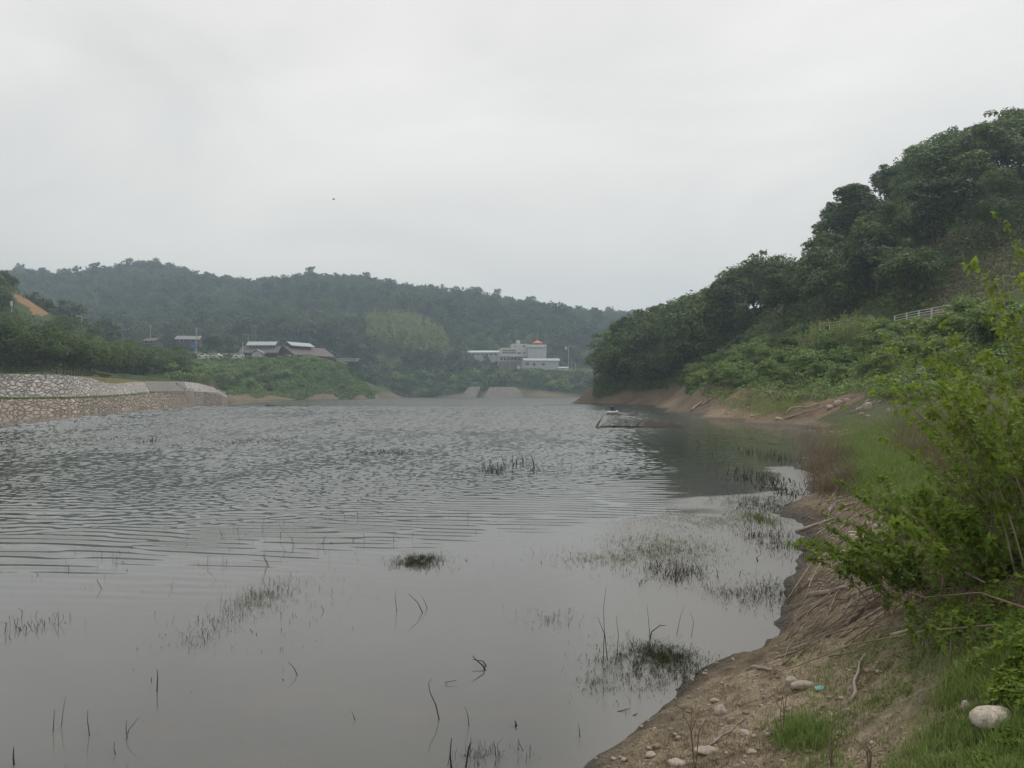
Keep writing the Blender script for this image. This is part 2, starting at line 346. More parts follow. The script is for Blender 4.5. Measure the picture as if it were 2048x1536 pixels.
# promontory with the gabled house
for px, D in [(440, 214), (480, 248), (520, 280), (600, 312), (680, 336), (740, 356)]: c(px, D, 0.0); c(px, D * 0.95, -1)
c(752, 372, -0.5); c(762, 400, -1); c(775, 440, -1)
for px, py, D in [(450, 797, 236), (500, 792, 270), (600, 784, 318), (700, 776, 345), (738, 786, 360), (700, 742, 362), (735, 772, 368), (640, 716, 352), (560, 716, 346), (490, 717, 342), (400, 720, 330), (640, 745, 336), (560, 752, 322), (480, 764, 290),
                  (400, 752, 240), (430, 775, 225), (640, 712, 400), (560, 710, 400), (690, 745, 400), (730, 770, 400), (480, 709, 410), (400, 706, 420), (750, 770, 420)]: cp(px, py, D)
# far shore, shrub bank, building terrace
for px, D in [(765, 470), (800, 482), (850, 486), (950, 478), (1050, 476), (1170, 482), (1300, 490), (1450, 480)]: c(px, D, 0); c(px, D * 0.96, -1.5); c(px, D * 1.012, 4.5)
for px, py, D in [(780, 752, 505), (860, 752, 510), (950, 748, 508), (1000, 744, 510), (1050, 743, 512), (1120, 743, 514), (1200, 746, 520), (1300, 748, 520), (950, 740, 545), (1000, 736, 548), (1050, 735, 556), (1120, 738, 552), (1300, 740, 560)]: cp(px, py, D)
# ridges: photo skyline less the height of the trees
ridge = [(-600, 560, 1000), (-200, 560, 1000), (30, 560, 1000), (75, 549, 1000), (120, 560, 1000), (168, 585, 1000), (225, 556, 880), (290, 530, 850), (350, 534, 850), (395, 553, 850), (430, 562, 840), (480, 556, 830), (545, 568, 820), (600, 553, 800),
         (690, 548, 800), (760, 556, 800), (830, 576, 800), (900, 586, 780), (950, 583, 780), (1020, 597, 770), (1060, 604, 760), (1120, 613, 750), (1180, 629, 740), (1260, 626, 860), (1400, 640, 900), (1700, 640, 900), (2200, 640, 900)]
for px, py, D in ridge:
    z = wz(py + (py - 560 if px < 500 else 0) * 0.25, D) - 10; c(px, D, z); c(px, D * 1.35, z * 0.75); c(px, D * 1.9, z * 0.4)
for px, py, D in [(300, 640, 620), (300, 690, 480), (200, 640, 640), (100, 620, 600), (400, 650, 600), (400, 690, 500), (500, 640, 600), (500, 695, 470), (600, 630, 620), (600, 690, 490), (700, 630, 620), (700, 690, 510), (800, 640, 620), (800, 700, 530), (900, 650, 620),
                  (900, 710, 545), (1000, 660, 640), (1000, 718, 570), (1100, 665, 640), (1100, 715, 575), (1200, 680, 640), (200, 690, 480), (600, 590, 720), (450, 600, 720), (750, 590, 720), (900, 620, 700), (300, 580, 740)]: cp(px, py, D)
# left bank behind the stone wall, left hill
_b = [(-420, 94), (-200, 97.5), (0, 100), (122, 102.5), (183, 110), (244, 123), (317, 139), (352, 154), (380, 168), (413, 188)]
_t = [(-420, 95.6), (0, 101.6), (122, 104.4), (183, 112), (244, 126), (317, 144), (352, 160), (381, 174), (413, 190)]
_u = [(-420, 99), (0, 104.7), (122, 108), (183, 121), (244, 143), (290, 160), (330, 171), (366, 185), (400, 194)]
for px in (-700, -350, -150, 0, 60, 122, 150, 183, 213, 244, 270, 300, 330, 366, 395):
    q = max(px, -420); d0, d1, d2 = (float(np.interp(q, *zip(*k))) for k in (_b, _t, _u))
    c(px, d0 * 0.97, -1.6); c(px, d0 + 0.8, -1.4); c(px, d1 + 0.8, 0.3)
    if d2 - d1 > 5: c(px, (d1 + d2) / 2, 1.6)
    c(px, d2 + 1.5, 4.3); c(px, d2 + 9, 5.2)
for px, D, z in [(-1000, 60, -1), (-1000, 100, 2), (430, 200, 0.6), (425, 189, -.4), (437, 203, 2.2), (445, 208, 2.4), (430, 215, 3.4), (300, 190, 5.5), (340, 215, 7.5), (340, 260, 13),
                 (300, 260, 12), (150, 160, 6), (0, 150, 7), (0, 180, 14), (70, 180, 10), (150, 200, 9), (0, 215, 25), (-300, 160, 18), (-300, 215, 36), (-800, 220, 45), (0, 245, 36), (40, 248, 33.2), (70, 252, 30), (100, 255, 26), (150, 262, 19), (200, 270, 15), (250, 290, 14), (250, 350, 16), (150, 350, 20), (0, 350, 28), (330, 320, 16),
                 (330, 380, 18), (200, 420, 22), (0, 450, 35)]: c(px, D, z)
ctl_a = np.array(ctl); cu = (ctl_a[:, 0] - CX) / F; cv = np.log(ctl_a[:, 1]); cval = ctl_a[:, 2] / ctl_a[:, 1]
kern = lambda r2: np.sqrt(r2 + 0.008 ** 2)
A = kern((cu[:, None] - cu[None]) ** 2 + (cv[:, None] - cv[None]) ** 2)
n = len(cu)
B = np.zeros((n + 1, n + 1)); B[:n, :n] = A + np.eye(n) * 1e-5; B[:n, n] = 1; B[n, :n] = 1
wt = np.linalg.solve(B, np.append(cval, 0))
NC, NR = 700, 680
gpx = np.linspace(-760, 2900, NC); gD = np.exp(np.linspace(math.log(1.1), math.log(1700), NR))
gu = (gpx - CX) / F; gv = np.log(gD)
ZG = np.zeros((NR, NC))
for i0 in range(0, NR, 16):
    r2 = (gu[None, :, None] - cu) ** 2 + (gv[i0:i0 + 16, None, None] - cv) ** 2
    ZG[i0:i0 + 16] = (kern(r2) @ wt[:n] + wt[n])
ZG *= gD[:, None]
XG = gu[None, :] * gD[:, None]; YG = np.repeat(gD[:, None], NC, 1)
nearw = np.clip((70 - YG) / 40, 0, 1)
land = np.clip(ZG / 0.12, 0, 1)
ZG += nearw * land * (fbm(XG * 1.6, YG * 1.6, 3) * 0.14 + fbm(XG * 7, YG * 7, 9, 3) * 0.055 * np.clip((24 - YG) / 10, 0, 1) + fbm(XG * 17, YG * 17, 19, 2) * 0.024 * np.clip((10 - YG) / 4, 0, 1))
ZG += nearw * np.exp(-(ZG / 0.14) ** 2) * (fbm(XG * 2.2, YG * 2.2, 51, 4) * 0.16)
ZG += nearw * land * np.clip((30 - YG) / 15, 0, 1) * np.abs(fbm((XG * 0.8 + YG * 0.6) * 2.6, (YG * 0.8 - XG * 0.6) * 0.7, 61, 4)) * 0.13
ZG += (1 - nearw) * np.clip(ZG / 3, 0, 1) * fbm(XG * 0.12, YG * 0.12, 5) * 2.2
# gullies in the bare cliff of the wooded point
ZG += np.where((gpx[None] > 1140) & (gpx[None] < 1660) & (YG > 58) & (YG < 200) & (ZG > 0) & (ZG < 4.6), fbm(XG * 0.9, YG * 0.35, 11, 3) * 1.1 * np.clip(ZG / 1.5, 0, 1), 0)
PYG = HOR - (ZG - H) / gD[:, None] * F         # photo row at which each grid point shows
RUNMIN = np.minimum.accumulate(PYG, 0)
def zat(X, Y):
    Y = max(Y, 1.15); px = X / Y * F + CX
    a = np.clip((px - gpx[0]) / (gpx[1] - gpx[0]), 0, NC - 1.001); b = np.clip((math.log(Y) - gv[0]) / (gv[1] - gv[0]), 0, NR - 1.001)
    i, j = int(b), int(a); fi, fj = b - i, a - j
    return (ZG[i, j] * (1 - fj) + ZG[i, j + 1] * fj) * (1 - fi) + (ZG[i + 1, j] * (1 - fj) + ZG[i + 1, j + 1] * fj) * fi
def ground(px, py, lift=0.0):
    """first point of the ground (or the water) seen at photo pixel px, py"""
    j = int(np.clip(round((px - gpx[0]) / (gpx[1] - gpx[0])), 0, NC - 1))
    col = RUNMIN[:, j]
    i = int(np.searchsorted(-col, -py))
    if i <= 0: D = gD[0]
    elif i >= NR: D = gD[-1]
    else:
        t = (col[i - 1] - py) / max(col[i - 1] - col[i], 1e-9); D = gD[i - 1] + t * (gD[i] - gD[i - 1])
    if py > HOR + 1: D = min(D, shoreD(py))
    X = (px - CX) / F * D
    return Vector((X, D, max(zat(X, D), 0.0) + lift))
def seen(X, Y, top):
    """does something that reaches the height top at X, Y show over the ground before it"""
    px = X / Y * F + CX; j = int(np.clip(round((px - gpx[0]) / (gpx[1] - gpx[0])), 0, NC - 1)); i = int(np.searchsorted(gD, Y)) - 3
    return i < 1 or HOR - (top - H) / Y * F < RUNMIN[min(i, NR - 1), j] - 0.5

# ground cover masks by place: r = grass, g = pale orange earth, b = grey rock / scree
gr = np.zeros((NR, NC)); ea = np.zeros((NR, NC)); rk = np.zeros((NR, NC))
PX = np.repeat(gpx[None], NR, 0)
ns = fbm(XG * 0.8, YG * 0.8, 21); ns2 = fbm(XG * 0.1, YG * 0.1, 22); ns3 = fbm(XG * 3.1, YG * 3.1, 23)
near = YG < 58
right = PX > 900
gr = np.where(near & right, np.clip((ZG - 0.82 + ns * 0.9 + ns3 * 0.3) / 0.30, 0, 1), gr)
gr = np.where(near & right & (YG > 15), np.clip((ZG - 0.42 + ns * 0.5) / 0.15, 0, 0.85), gr)
mudd = np.where(near & right & (YG > 6.3) & (YG < 60), np.clip(1.2 - ZG / 0.9, 0, 1), 0)
far = (YG >= 58)
gr = np.where(far & right, np.clip((ZG - 2.6 + ns2 * 2.0) / 0.8, 0, 1), gr)
gr = np.where(far & (PX > 1140) & (YG > 100) & (YG < 260), np.clip((ZG - 4.2 + ns2) / 0.7, 0, 1), gr)
gr = np.where(~right | (YG > 270), np.clip((ZG - 3.0 + ns2 * 4) / 1.0, 0, 1), gr)
gr = np.where((PX < 440) & (YG < 250), np.clip((ZG - 1.5) / 1.0, 0, 1), gr)
gr = np.where((PX > 425) & (PX < 700) & (YG < 345) & (YG > 200), np.clip((ZG - 1.5 - (PX - 425) / 275 * 2.2 + ns2 * 2) / 0.8, 0, 1), gr)
ea = (1 - 0.8 * mudd) * np.clip(0.45 + fbm(XG * 0.16, YG * 0.16, 31) * 2.4, 0, 1) * np.where(YG > 50, np.where((YG < 130) & (PX > 1380), 0.9, 0.45), 0.3)
slope_bare = ((PX > 1850) & (PX < 2200) & (YG > 78) & (YG < 112)); gr = np.where(slope_bare, np.clip(0.45 + ns2 * 2 + ns, 0.1, 0.9), gr); rk = np.where(slope_bare, 0.6, rk)
cut = (PX > 745) & (PX < 805) & (YG > 515) & (YG < 560); gr = np.where(cut, np.clip(0.5 + ns2 * 2.5, 0.1, 1), gr); rk = np.where(cut, 0.9, rk)
rk = np.where((YG > 185) & (ZG < 6), np.clip(0.75 + ns2, 0, 1), rk)
rk = np.where((YG > 55) & (YG < 190) & right & (ZG < 5.5), np.clip(np.maximum(rk, 0.5 + ns2 * 1.5), 0, 1), rk)
rk = np.maximum(rk, mudd * np.clip(0.75 + ns * 1.2, 0, 1))
tip = (PX > 1150) & (PX < 1420) & (YG > 90) & (YG < 210) & (ZG < 5); rk = np.where(tip, 0.75 + fbm(XG * 0.3, YG * 0.3, 41), rk)
cutpoly = np.array([(26, 586), (40, 590), (47, 599), (55, 596), (66, 606), (80, 616), (99, 629), (84, 629), (66, 629), (59, 615), (46, 609), (34, 600)], float)
def inpoly(x, y, P):
    r = np.zeros(x.shape, bool); j = len(P) - 1
    for i in range(len(P)):
        k = (P[i, 1] > y) != (P[j, 1] > y); xx = (P[j, 0] - P[i, 0]) * (y - P[i, 1]) / (P[j, 1] - P[i, 1] + 1e-12) + P[i, 0]
        r ^= k & (x < xx); j = i
    return r
cut_in = inpoly(PX + ns * 6, PYG + ns * 6, cutpoly) & (YG > 190) & (YG < 262)
gr = np.where(cut_in, 0, gr); fresh = np.where(cut_in, 0.0, 1.0)
def terrain_material():
    m, nt, N, L = new_mat('bank_ground')
    out = N('ShaderNodeOutputMaterial'); b = N('ShaderNodeBsdfPrincipled'); b.inputs['Specular IOR Level'].default_value = 0.2
    at = N('ShaderNodeAttribute'); at.attribute_name = 'cover'; sp = N('ShaderNodeSeparateColor'); L(at.outputs['Color'], sp.inputs[0])
    geo = N('ShaderNodeNewGeometry'); sx = N('ShaderNodeSeparateXYZ'); L(geo.outputs['Position'], sx.inputs[0])
    def noise(s, d=6, r=0.6):
        q = N('ShaderNodeTexNoise'); q.inputs['Scale'].default_value = s; q.inputs['Detail'].default_value = d; q.inputs['Roughness'].default_value = r
        L(geo.outputs['Position'], q.inputs['Vector']); return q
    n1, n2, n3 = noise(1.3), noise(9), noise(45, 3)
    soil = ramp(N, [(0.30, (0.130, 0.104, 0.066)), (0.5, (0.345, 0.280, 0.190)), (0.72, (0.56, 0.47, 0.34))]); L(n2.outputs['Fac'], soil.inputs[0])
    soil2 = ramp(N, [(0.3, (0.075, 0.058, 0.038)), (0.62, (0.29, 0.235, 0.160))]); L(n1.outputs['Fac'], soil2.inputs[0])
    m0 = N('ShaderNodeMixRGB'); m0.inputs[0].default_value = 0.45; L(soil.outputs[0], m0.inputs[1]); L(soil2.outputs[0], m0.inputs[2])
    orange = ramp(N, [(0.3, (0.155, 0.090, 0.055)), (0.7, (0.30, 0.190, 0.115))]); L(n1.outputs['Fac'], orange.inputs[0])
    m1 = N('ShaderNodeMixRGB'); L(sp.outputs[1], m1.inputs[0]); L(m0.outputs[0], m1.inputs[1]); L(orange.outputs[0], m1.inputs[2])
    rock = ramp(N, [(0.3, (0.060, 0.047, 0.033)), (0.7, (0.190, 0.148, 0.100))]); L(n2.outputs['Fac'], rock.inputs[0])
    m2 = N('ShaderNodeMixRGB'); L(sp.outputs[2], m2.inputs[0]); L(m1.outputs[0], m2.inputs[1]); L(rock.outputs[0], m2.inputs[2])
    peb = N('ShaderNodeTexVoronoi'); peb.inputs['Scale'].default_value = 22; L(geo.outputs['Position'], peb.inputs['Vector'])
    pr = N('ShaderNodeMapRange'); pr.inputs[1].default_value = 0.12; pr.inputs[2].default_value = 0.20; pr.inputs[3].default_value = 0.45; pr.inputs[4].default_value = 0; L(peb.outputs['Distance'], pr.inputs[0])
    m3 = N('ShaderNodeMixRGB'); L(pr.outputs[0], m3.inputs[0]); L(m2.outputs[0], m3.inputs[1]); m3.inputs[2].default_value = (0.36, 0.30, 0.25, 1)
    grass = ramp(N, [(0.3, (0.034, 0.052, 0.018)), (0.7, (0.085, 0.105, 0.036))]); L(n2.outputs['Fac'], grass.inputs[0])
    m4 = N('ShaderNodeMixRGB'); L(sp.outputs[0], m4.inputs[0]); L(m3.outputs[0], m4.inputs[1]); L(grass.outputs[0], m4.inputs[2])
    fr = N('ShaderNodeMixRGB'); L(at.outputs['Alpha'], fr.inputs[0]); fr.inputs[1].default_value = (0.27, 0.155, 0.085, 1); L(m4.outputs[0], fr.inputs[2]); m4 = fr
    # mud stays wet where the lake laps at it
    ad = N('ShaderNodeMath'); ad.operation = 'MULTIPLY_ADD'; ad.inputs[1].default_value = -0.16; L(n1.outputs['Fac'], ad.inputs[0]); L(sx.outputs['Z'], ad.inputs[2])
    wr = N('ShaderNodeMapRange'); wr.inputs[1].default_value = -0.03; wr.inputs[2].default_value = 0.14; wr.inputs[3].default_value = 0.30; wr.inputs[4].default_value = 1.0; L(ad.outputs[0], wr.inputs[0])
    m5 = N('ShaderNodeVectorMath'); m5.operation = 'SCALE'; L(m4.outputs[0], m5.inputs[0]); L(wr.outputs[0], m5.inputs['Scale'])
    rr = N('ShaderNodeMapRange'); rr.inputs[1].default_value = -0.03; rr.inputs[2].default_value = 0.10; rr.inputs[3].default_value = 0.5; rr.inputs[4].default_value = 0.95; L(ad.outputs[0], rr.inputs[0])
    L(rr.outputs[0], b.inputs['Roughness'])
    hb = N('ShaderNodeMath'); hb.operation = 'MULTIPLY_ADD'; hb.inputs[1].default_value = 2.2; L(n2.outputs['Fac'], hb.inputs[0]); L(n3.outputs['Fac'], hb.inputs[2])
    bp = N('ShaderNodeBump'); bp.inputs['Strength'].default_value = 0.8; bp.inputs['Distance'].default_value = 0.05; L(hb.outputs[0], bp.inputs['Height'])
    bp2 = N('ShaderNodeBump'); bp2.inputs['Strength'].default_value = 0.8; bp2.inputs['Distance'].default_value = 0.35; nb = noise(0.9, 5, 0.7); L(nb.outputs['Fac'], bp2.inputs['Height']); L(bp2.outputs[0], bp.inputs['Normal'])
    L(m5.outputs[0], b.inputs['Base Color']); L(bp.outputs[0], b.inputs['Normal']); L(b.outputs[0], out.inputs[0]); return m
def build_terrain():
    V = np.stack([XG, YG, ZG], -1).reshape(-1, 3)
    idx = np.arange(NR * NC).reshape(NR, NC)
    q = np.stack([idx[:-1, :-1], idx[:-1, 1:], idx[1:, 1:], idx[1:, :-1]], -1).reshape(-1, 4)
    me = mesh_np('ground', V, [q], smooth=True)
    at = me.attributes.new('cover', 'FLOAT_COLOR', 'POINT')
    at.data.foreach_set('color', np.stack([gr, ea, np.clip(rk, 0, 1), fresh], -1).astype(np.float32).ravel())
    tag(link('ground', me, terrain_material()), 'earth banks, slopes and hills around the lake', 'ground', kind='structure')
build_terrain()

# ------------------------------------------------------------------ water
def water_material():
    m, nt, N, L = new_mat('lake_water')
    out = N('ShaderNodeOutputMaterial'); b = N('ShaderNodeBsdfPrincipled'); b.inputs['IOR'].default_value = 1.333
    b.inputs['Specular IOR Level'].default_value = 0.5
    geo = N('ShaderNodeNewGeometry'); sx = N('ShaderNodeSeparateXYZ'); L(geo.outputs['Position'], sx.inputs[0])
    def math_(op, a, bb, c=None):
        q = N('ShaderNodeMath'); q.operation = op
        for i, v in enumerate((a, bb, c)):
            if v is None: continue
            if isinstance(v, (int, float)): q.inputs[i].default_value = v
            else: L(v, q.inputs[i])
        return q.outputs[0]
    def noise(scale, sc=(1, 1, 1), d=3, r=0.5, dist=0.0, rot=0):
        mp = N('ShaderNodeMapping'); mp.inputs['Scale'].default_value = sc; mp.inputs['Rotation'].default_value = (0, 0, R(rot)); L(geo.outputs['Position'], mp.inputs[0])
        q = N('ShaderNodeTexNoise'); q.inputs['Scale'].default_value = scale; q.inputs['Detail'].default_value = d; q.inputs['Roughness'].default_value = r; q.inputs['Distortion'].default_value = dist
        L(mp.outputs[0], q.inputs['Vector']); return q.outputs['Fac']
    X, Y = sx.outputs['X'], sx.outputs['Y']
    def mr(v, a, bb, lo, hi, smooth=True):
        q = N('ShaderNodeMapRange'); q.interpolation_type = 'SMOOTHSTEP' if smooth else 'LINEAR'
        for i, t in enumerate((a, bb, lo, hi)): q.inputs[i + 1].default_value = t
        L(v, q.inputs[0]); return q.outputs[0]
    at = N('ShaderNodeAttribute'); at.attribute_name = 'ruffle'; d = at.outputs['Fac']
    h = math_('MULTIPLY', noise(1.2, (0.5, 1, 1), 2), 0.0015)
    bp = N('ShaderNodeBump'); bp.inputs['Distance'].default_value = 1.0; bp.inputs['Strength'].default_value = 1.0; L(h, bp.inputs['Height'])
    L(bp.outputs[0], b.inputs['Normal'])
    # a dull film of dust and pollen lies on the still shallows under the right bank
    film = math_('MULTIPLY', mr(d, -0.6, 0.6, 1, 0), mr(math_('DIVIDE', X, Y), 0.02, 0.20, 0, 1))
    L(math_('MULTIPLY_ADD', film, 0.30, math_('ADD', mr(d, 4, 32, 0.03, 0.17, False), mr(d, 80, 200, 0, 0.16, False))), b.inputs['Roughness'])
    # murky water; the pale silt of the bed shows through in the shallows
    silt = mr(noise(0.9, (1, 1.7, 1), 6, 0.65), 0.5, 0.72, 0, 1)
    nearby = mr(Y, 4.5, 9.5, 1, 0)
    f = math_('MULTIPLY', silt, nearby)
    mx = N('ShaderNodeMixRGB'); L(f, mx.inputs[0]); mx.inputs[1].default_value = (0.108, 0.107, 0.102, 1); mx.inputs[2].default_value = (0.128, 0.116, 0.102, 1)
    mf = N('ShaderNodeMixRGB'); L(math_('MULTIPLY', film, 0.8), mf.inputs[0])
    md = N('ShaderNodeMixRGB'); L(mr(d, -4, 14, 0, 1), md.inputs[0]); L(mx.outputs[0], md.inputs[1]); md.inputs[2].default_value = (0.060, 0.065, 0.056, 1); L(md.outputs[0], mf.inputs[1]); mf.inputs[2].default_value = (0.19, 0.185, 0.175, 1)
    L(mf.outputs[0], b.inputs['Base Color']); L(b.outputs[0], out.inputs[0]); return m
def build_water():
    """a polar sheet of water; a breeze ruffles the open lake, the shallows along the bank stay calm"""
    px = np.concatenate([np.linspace(-4200, -80, 60)[:-1], np.arange(-80, 1730, 2.6), np.linspace(1730, 4600, 40)[1:]])
    D = np.concatenate([np.exp(np.arange(math.log(1.0), math.log(8), 0.03)), np.exp(np.arange(math.log(8), math.log(150), 0.0036)), np.exp(np.arange(math.log(150), math.log(950), 0.02))])
    u = (px - CX) / F; X = u[None] * D[:, None]; Y = np.repeat(D[:, None], len(u), 1)
    edge = 0.055 * X * X + 0.9 * X + 13.0 + fbm(X * 0.35, Y * 0.6, 71, 4) * 5.0
    d = Y - edge
    sm = lambda v, a, b: (lambda t: t * t * (3 - 2 * t))(np.clip((v - a) / (b - a), 0, 1))
    shel = 1 - 0.80 * sm(X / Y, 0.10, 0.22)
    strength = sm(d, -1.5, 4.0) * shel * np.where(d < 150, 1, 1)
    gust = np.clip(0.9 + fbm(X * 0.25, Y * 0.10, 72, 5) * 1.6, 0.65, 1.5) * np.clip(1 + fbm(X * 0.04, Y * 0.02, 73, 3) * 1.4, .5, 1.5)
    far = sm(d, 4.0, 13.0)
    dy = np.gradient(D); lmin = np.maximum(0.24, 3.0 * dy)[:, None]
    g = np.random.default_rng(74); K = 64; Z = np.zeros_like(X); S2 = np.zeros_like(X)
    for k in range(K):
        lam = 0.26 * (26 ** (k / (K - 1))) * g.uniform(.92, 1.08)
        w = np.exp(-((np.log(lam / (lmin * 1.45))) / 0.42) ** 2)            # ripples of the size that can be told apart at this distance
        spread = np.where(d < 6, 0.10, 0.55)
        an = g.normal(); th = 0.12 + spread * an
        if k % 4 == 0: th = 0.10 + 0.10 * an + 0 * d
        ph = (X * np.sin(th) + Y * np.cos(th)) * (2 * math.pi / lam) + g.uniform(0, 6.28)
        grp = np.clip(0.5 + fbm(X / lam * 0.22 + k * 7.1, Y / lam * 0.16, 75 + k, 2) * 2.2, 0, 1.3)
        chop = fbm(X / (0.40 * lam) + k * 3.3, Y / (1.6 * lam), 175 + k, 2) * 4.2      # away from the calm edge the crests break up into short ones
        grp = grp * (1 - far) + chop * far
        Z += w * grp * (lam / (2 * math.pi)) * np.sin(ph); S2 += (w * grp) ** 2 * 0.5
    slope = 0.105 + 0.085 * sm(D[:, None], 15, 45)
    Z *= slope / np.sqrt(S2 + 0.06) * strength * gust
    V = np.stack([X, Y, Z], -1).reshape(-1, 3); nr, nc = X.shape; idx = np.arange(nr * nc).reshape(nr, nc)
    q = np.stack([idx[:-1, :-1], idx[:-1, 1:], idx[1:, 1:], idx[1:, :-1]], -1).reshape(-1, 4)
    me = mesh_np('water', V, [q], smooth=True)
    a = me.attributes.new('ruffle', 'FLOAT', 'POINT'); a.data.foreach_set('value', d.astype(np.float32).ravel())
    tag(link('water', me, water_material()), 'grey rippled lake water, calm near the bank', 'lake', kind='structure')
build_water()

# ------------------------------------------------------------------ vegetation
def unit(a): return a / np.maximum(np.linalg.norm(a, axis=-1, keepdims=True), 1e-9)
def leaf_quads(P, Nn, size, g, asp=0.6, fold=0.0):
    """kite-shaped leaves at P facing Nn"""
    n = len(P); r = unit(g.normal(size=(n, 3)))
    a = unit(np.cross(Nn, r)); b = np.cross(Nn, a)
    s = np.asarray(size)[:, None] if np.ndim(size) else size
    V = np.stack([P - a * s * 0.5, P + b * s * 0.5 * asp + Nn * s * fold, P + a * s * 0.55, P - b * s * 0.5 * asp + Nn * s * fold], 1).reshape(-1, 3)
    return V, np.arange(4 * n).reshape(n, 4)
def lobes_for(Ht, Rr, n, g, base=0.3, topw=0.75):
    """crown lobes: centres inside an uneven ellipsoid"""
    out = []
    cz = Ht * (base + 1) / 2; rz = Ht * (1 - base) / 2
    for k in range(int(n * 1.7)):
        small = k >= n
        d = unit(g.normal(size=3)); q = g.uniform(0.78, 1.08) if small else g.uniform(0.3, 0.78)
        if small and d[2] < -0.3: d[2] = -d[2]
        taper = 1 - 0.25 * max(0, d[2])
        p = np.array([d[0] * Rr * q * taper, d[1] * Rr * q * taper, cz + d[2] * rz * q])
        lr = Rr * (g.uniform(0.10, 0.20) if small else g.uniform(0.24, 0.46))
        out.append((p, np.array([lr, lr, lr * g.uniform(0.7, 1.05)])))
    return out
def crown_mesh(name, lobes, nleaf, size, g, asp=0.62, low=-0.45):
    w = np.array([l[1][0] ** 2 for l in lobes]); w /= w.sum()
    k = g.choice(len(lobes), nleaf, p=w)
    cen = np.array([l[0] for l in lobes])[k]; rad = np.array([l[1] for l in lobes])[k]
    d = unit(g.normal(size=(nleaf, 3))); d[:, 2] = np.where(d[:, 2] < low, -d[:, 2] * 0.5, d[:, 2]); d = unit(d)
    q = g.uniform(0.55, 1.0, (nleaf, 1)) ** 0.5 * g.uniform(0.92, 1.16, (nleaf, 1))
    P = cen + d * rad * q
    nn = unit(d * 0.8 + np.array([0, 0, 0.55]) + g.normal(size=(nleaf, 3)) * 0.45)
    V, Fq = leaf_quads(P, nn, size * g.uniform(0.6, 1.35, nleaf), g, asp)
    return mesh_np(name, V, [Fq], {'rnd': g.uniform(0, 1, nleaf)})
def trunk_mesh(name, Ht, lobes, g, rad, up=0.72, limbs=9):
    b = MB(); n = 7
    wob = np.cumsum(g.normal(0, Ht * 0.012, (n, 2)), 0); wob[0] = 0
    tp = [np.array([wob[i, 0], wob[i, 1], -0.25 + i / (n - 1) * Ht * up]) for i in range(n)]
    b.tube(tp, [rad * (1.25 if i == 0 else 1 - 0.75 * i / (n - 1)) for i in range(n)], 7)
    for l in sorted(lobes, key=lambda q: -q[1][0])[:limbs]:
        z0 = min(max(l[0][2] - Ht * g.uniform(0.18, 0.3), Ht * 0.15), Ht * up * 0.9)
        i = min(int(z0 / (Ht * up) * (n - 1)), n - 2); s0 = tp[i] + (tp[i + 1] - tp[i]) * 0.5
        mid = (s0 + l[0]) / 2 + np.array([0, 0, -0.03 * Ht])
        b.tube([s0, mid, l[0]], [rad * 0.42, rad * 0.28, rad * 0.08], 5)
    return b.mesh(name, smooth=True)
def tree_proto(Ht, Rr, seed, mat, nl=22, nleaf=5200, leaf=0.36, base=0.28, rad=None):
    g = np.random.default_rng(seed); lb = lobes_for(Ht, Rr, nl, g, base)
    cm = crown_mesh('crown', lb, nleaf, leaf, g); cm.materials.append(mat)
    tm = trunk_mesh('trunk', Ht, lb, g, rad or Ht * 0.017); tm.materials.append(M['bark'])
    return (cm, tm, Ht)
def put_tree(name, proto, X, Y, sc, label, group, zoff=-0.1, wide=1.0, cat='tree'):
    r = empty(name, (X, Y, zat(X, Y) + zoff), random.uniform(0, 6.28)); r.scale = (sc * wide, sc * wide, sc)
    tag(r, label, cat, group)
    link('crown', proto[0], parent=r); link('trunk', proto[1], parent=r); return r
def scatter(pxr, D0, D1, spacing, seed, n=6000, ok=None):
    """random spots no closer than spacing, in the strip of ground between two depths (functions of px)"""
    g = np.random.default_rng(seed); out = []; cell = {}
    for _ in range(n):
        px = g.uniform(*pxr); a, b = D0(px), D1(px)
        if b <= a: continue
        D = math.sqrt(g.uniform(a * a, b * b)); X = (px - CX) / F * D
        if ok and not ok(px, D): continue
        k = (int(X // spacing), int(D // spacing))
        if any((X - q[0]) ** 2 + (D - q[1]) ** 2 < spacing ** 2 for i in (-1, 0, 1) for j in (-1, 0, 1) for q in cell.get((k[0] + i, k[1] + j), ())): continue
        cell.setdefault(k, []).append((X, D)); out.append((px, X, D))
    return out
def lerp_tab(tab):
    xs, ys = zip(*tab); return lambda px: float(np.interp(px, xs, ys))

# --- the wooded hill and point across the cove
FOR = [tree_proto(10, 4.6, 11, M['leaf_forest'], 13, 6000, 0.40, 0.2), tree_proto(11, 4.3, 12, M['leaf_forest'], 15, 6200, 0.40, 0.2), tree_proto(9, 5.2, 13, M['leaf_forest'], 14, 6200, 0.40, 0.15), tree_proto(12, 4.8, 14, M['leaf_forest'], 17, 7000, 0.42, 0.2), tree_proto(11, 3.6, 19, M['leaf_forest'], 10, 4400, 0.36, 0.3)]
PAL = [tree_proto(9, 4.2, 15, M['leaf_pale'], 18, 4200, 0.34), tree_proto(10.5, 4.4, 16, M['leaf_pale'], 20, 4600, 0.34)]
road_in = lerp_tab([(1380, 156), (1500, 133), (1650, 110), (1790, 95), (1860, 92), (1900, 100), (2048, 98), (2500, 75)])
crest = lerp_tab([(1400, 190), (1500, 176), (1590, 172), (1650, 165), (1750, 158), (1900, 146), (2048, 136), (2500, 128)])
hill = scatter((1400, 2280), road_in, crest, 5.6, 101)
tipn = lerp_tab([(1165, 190.2), (1190, 189.5), (1250, 184.5), (1330, 169), (1360, 150), (1420, 148)]); tipf = lerp_tab([(1165, 195), (1190, 199), (1250, 207), (1330, 200), (1420, 192)])
tip = scatter((1212, 1405), tipn, tipf, 3.9, 102)
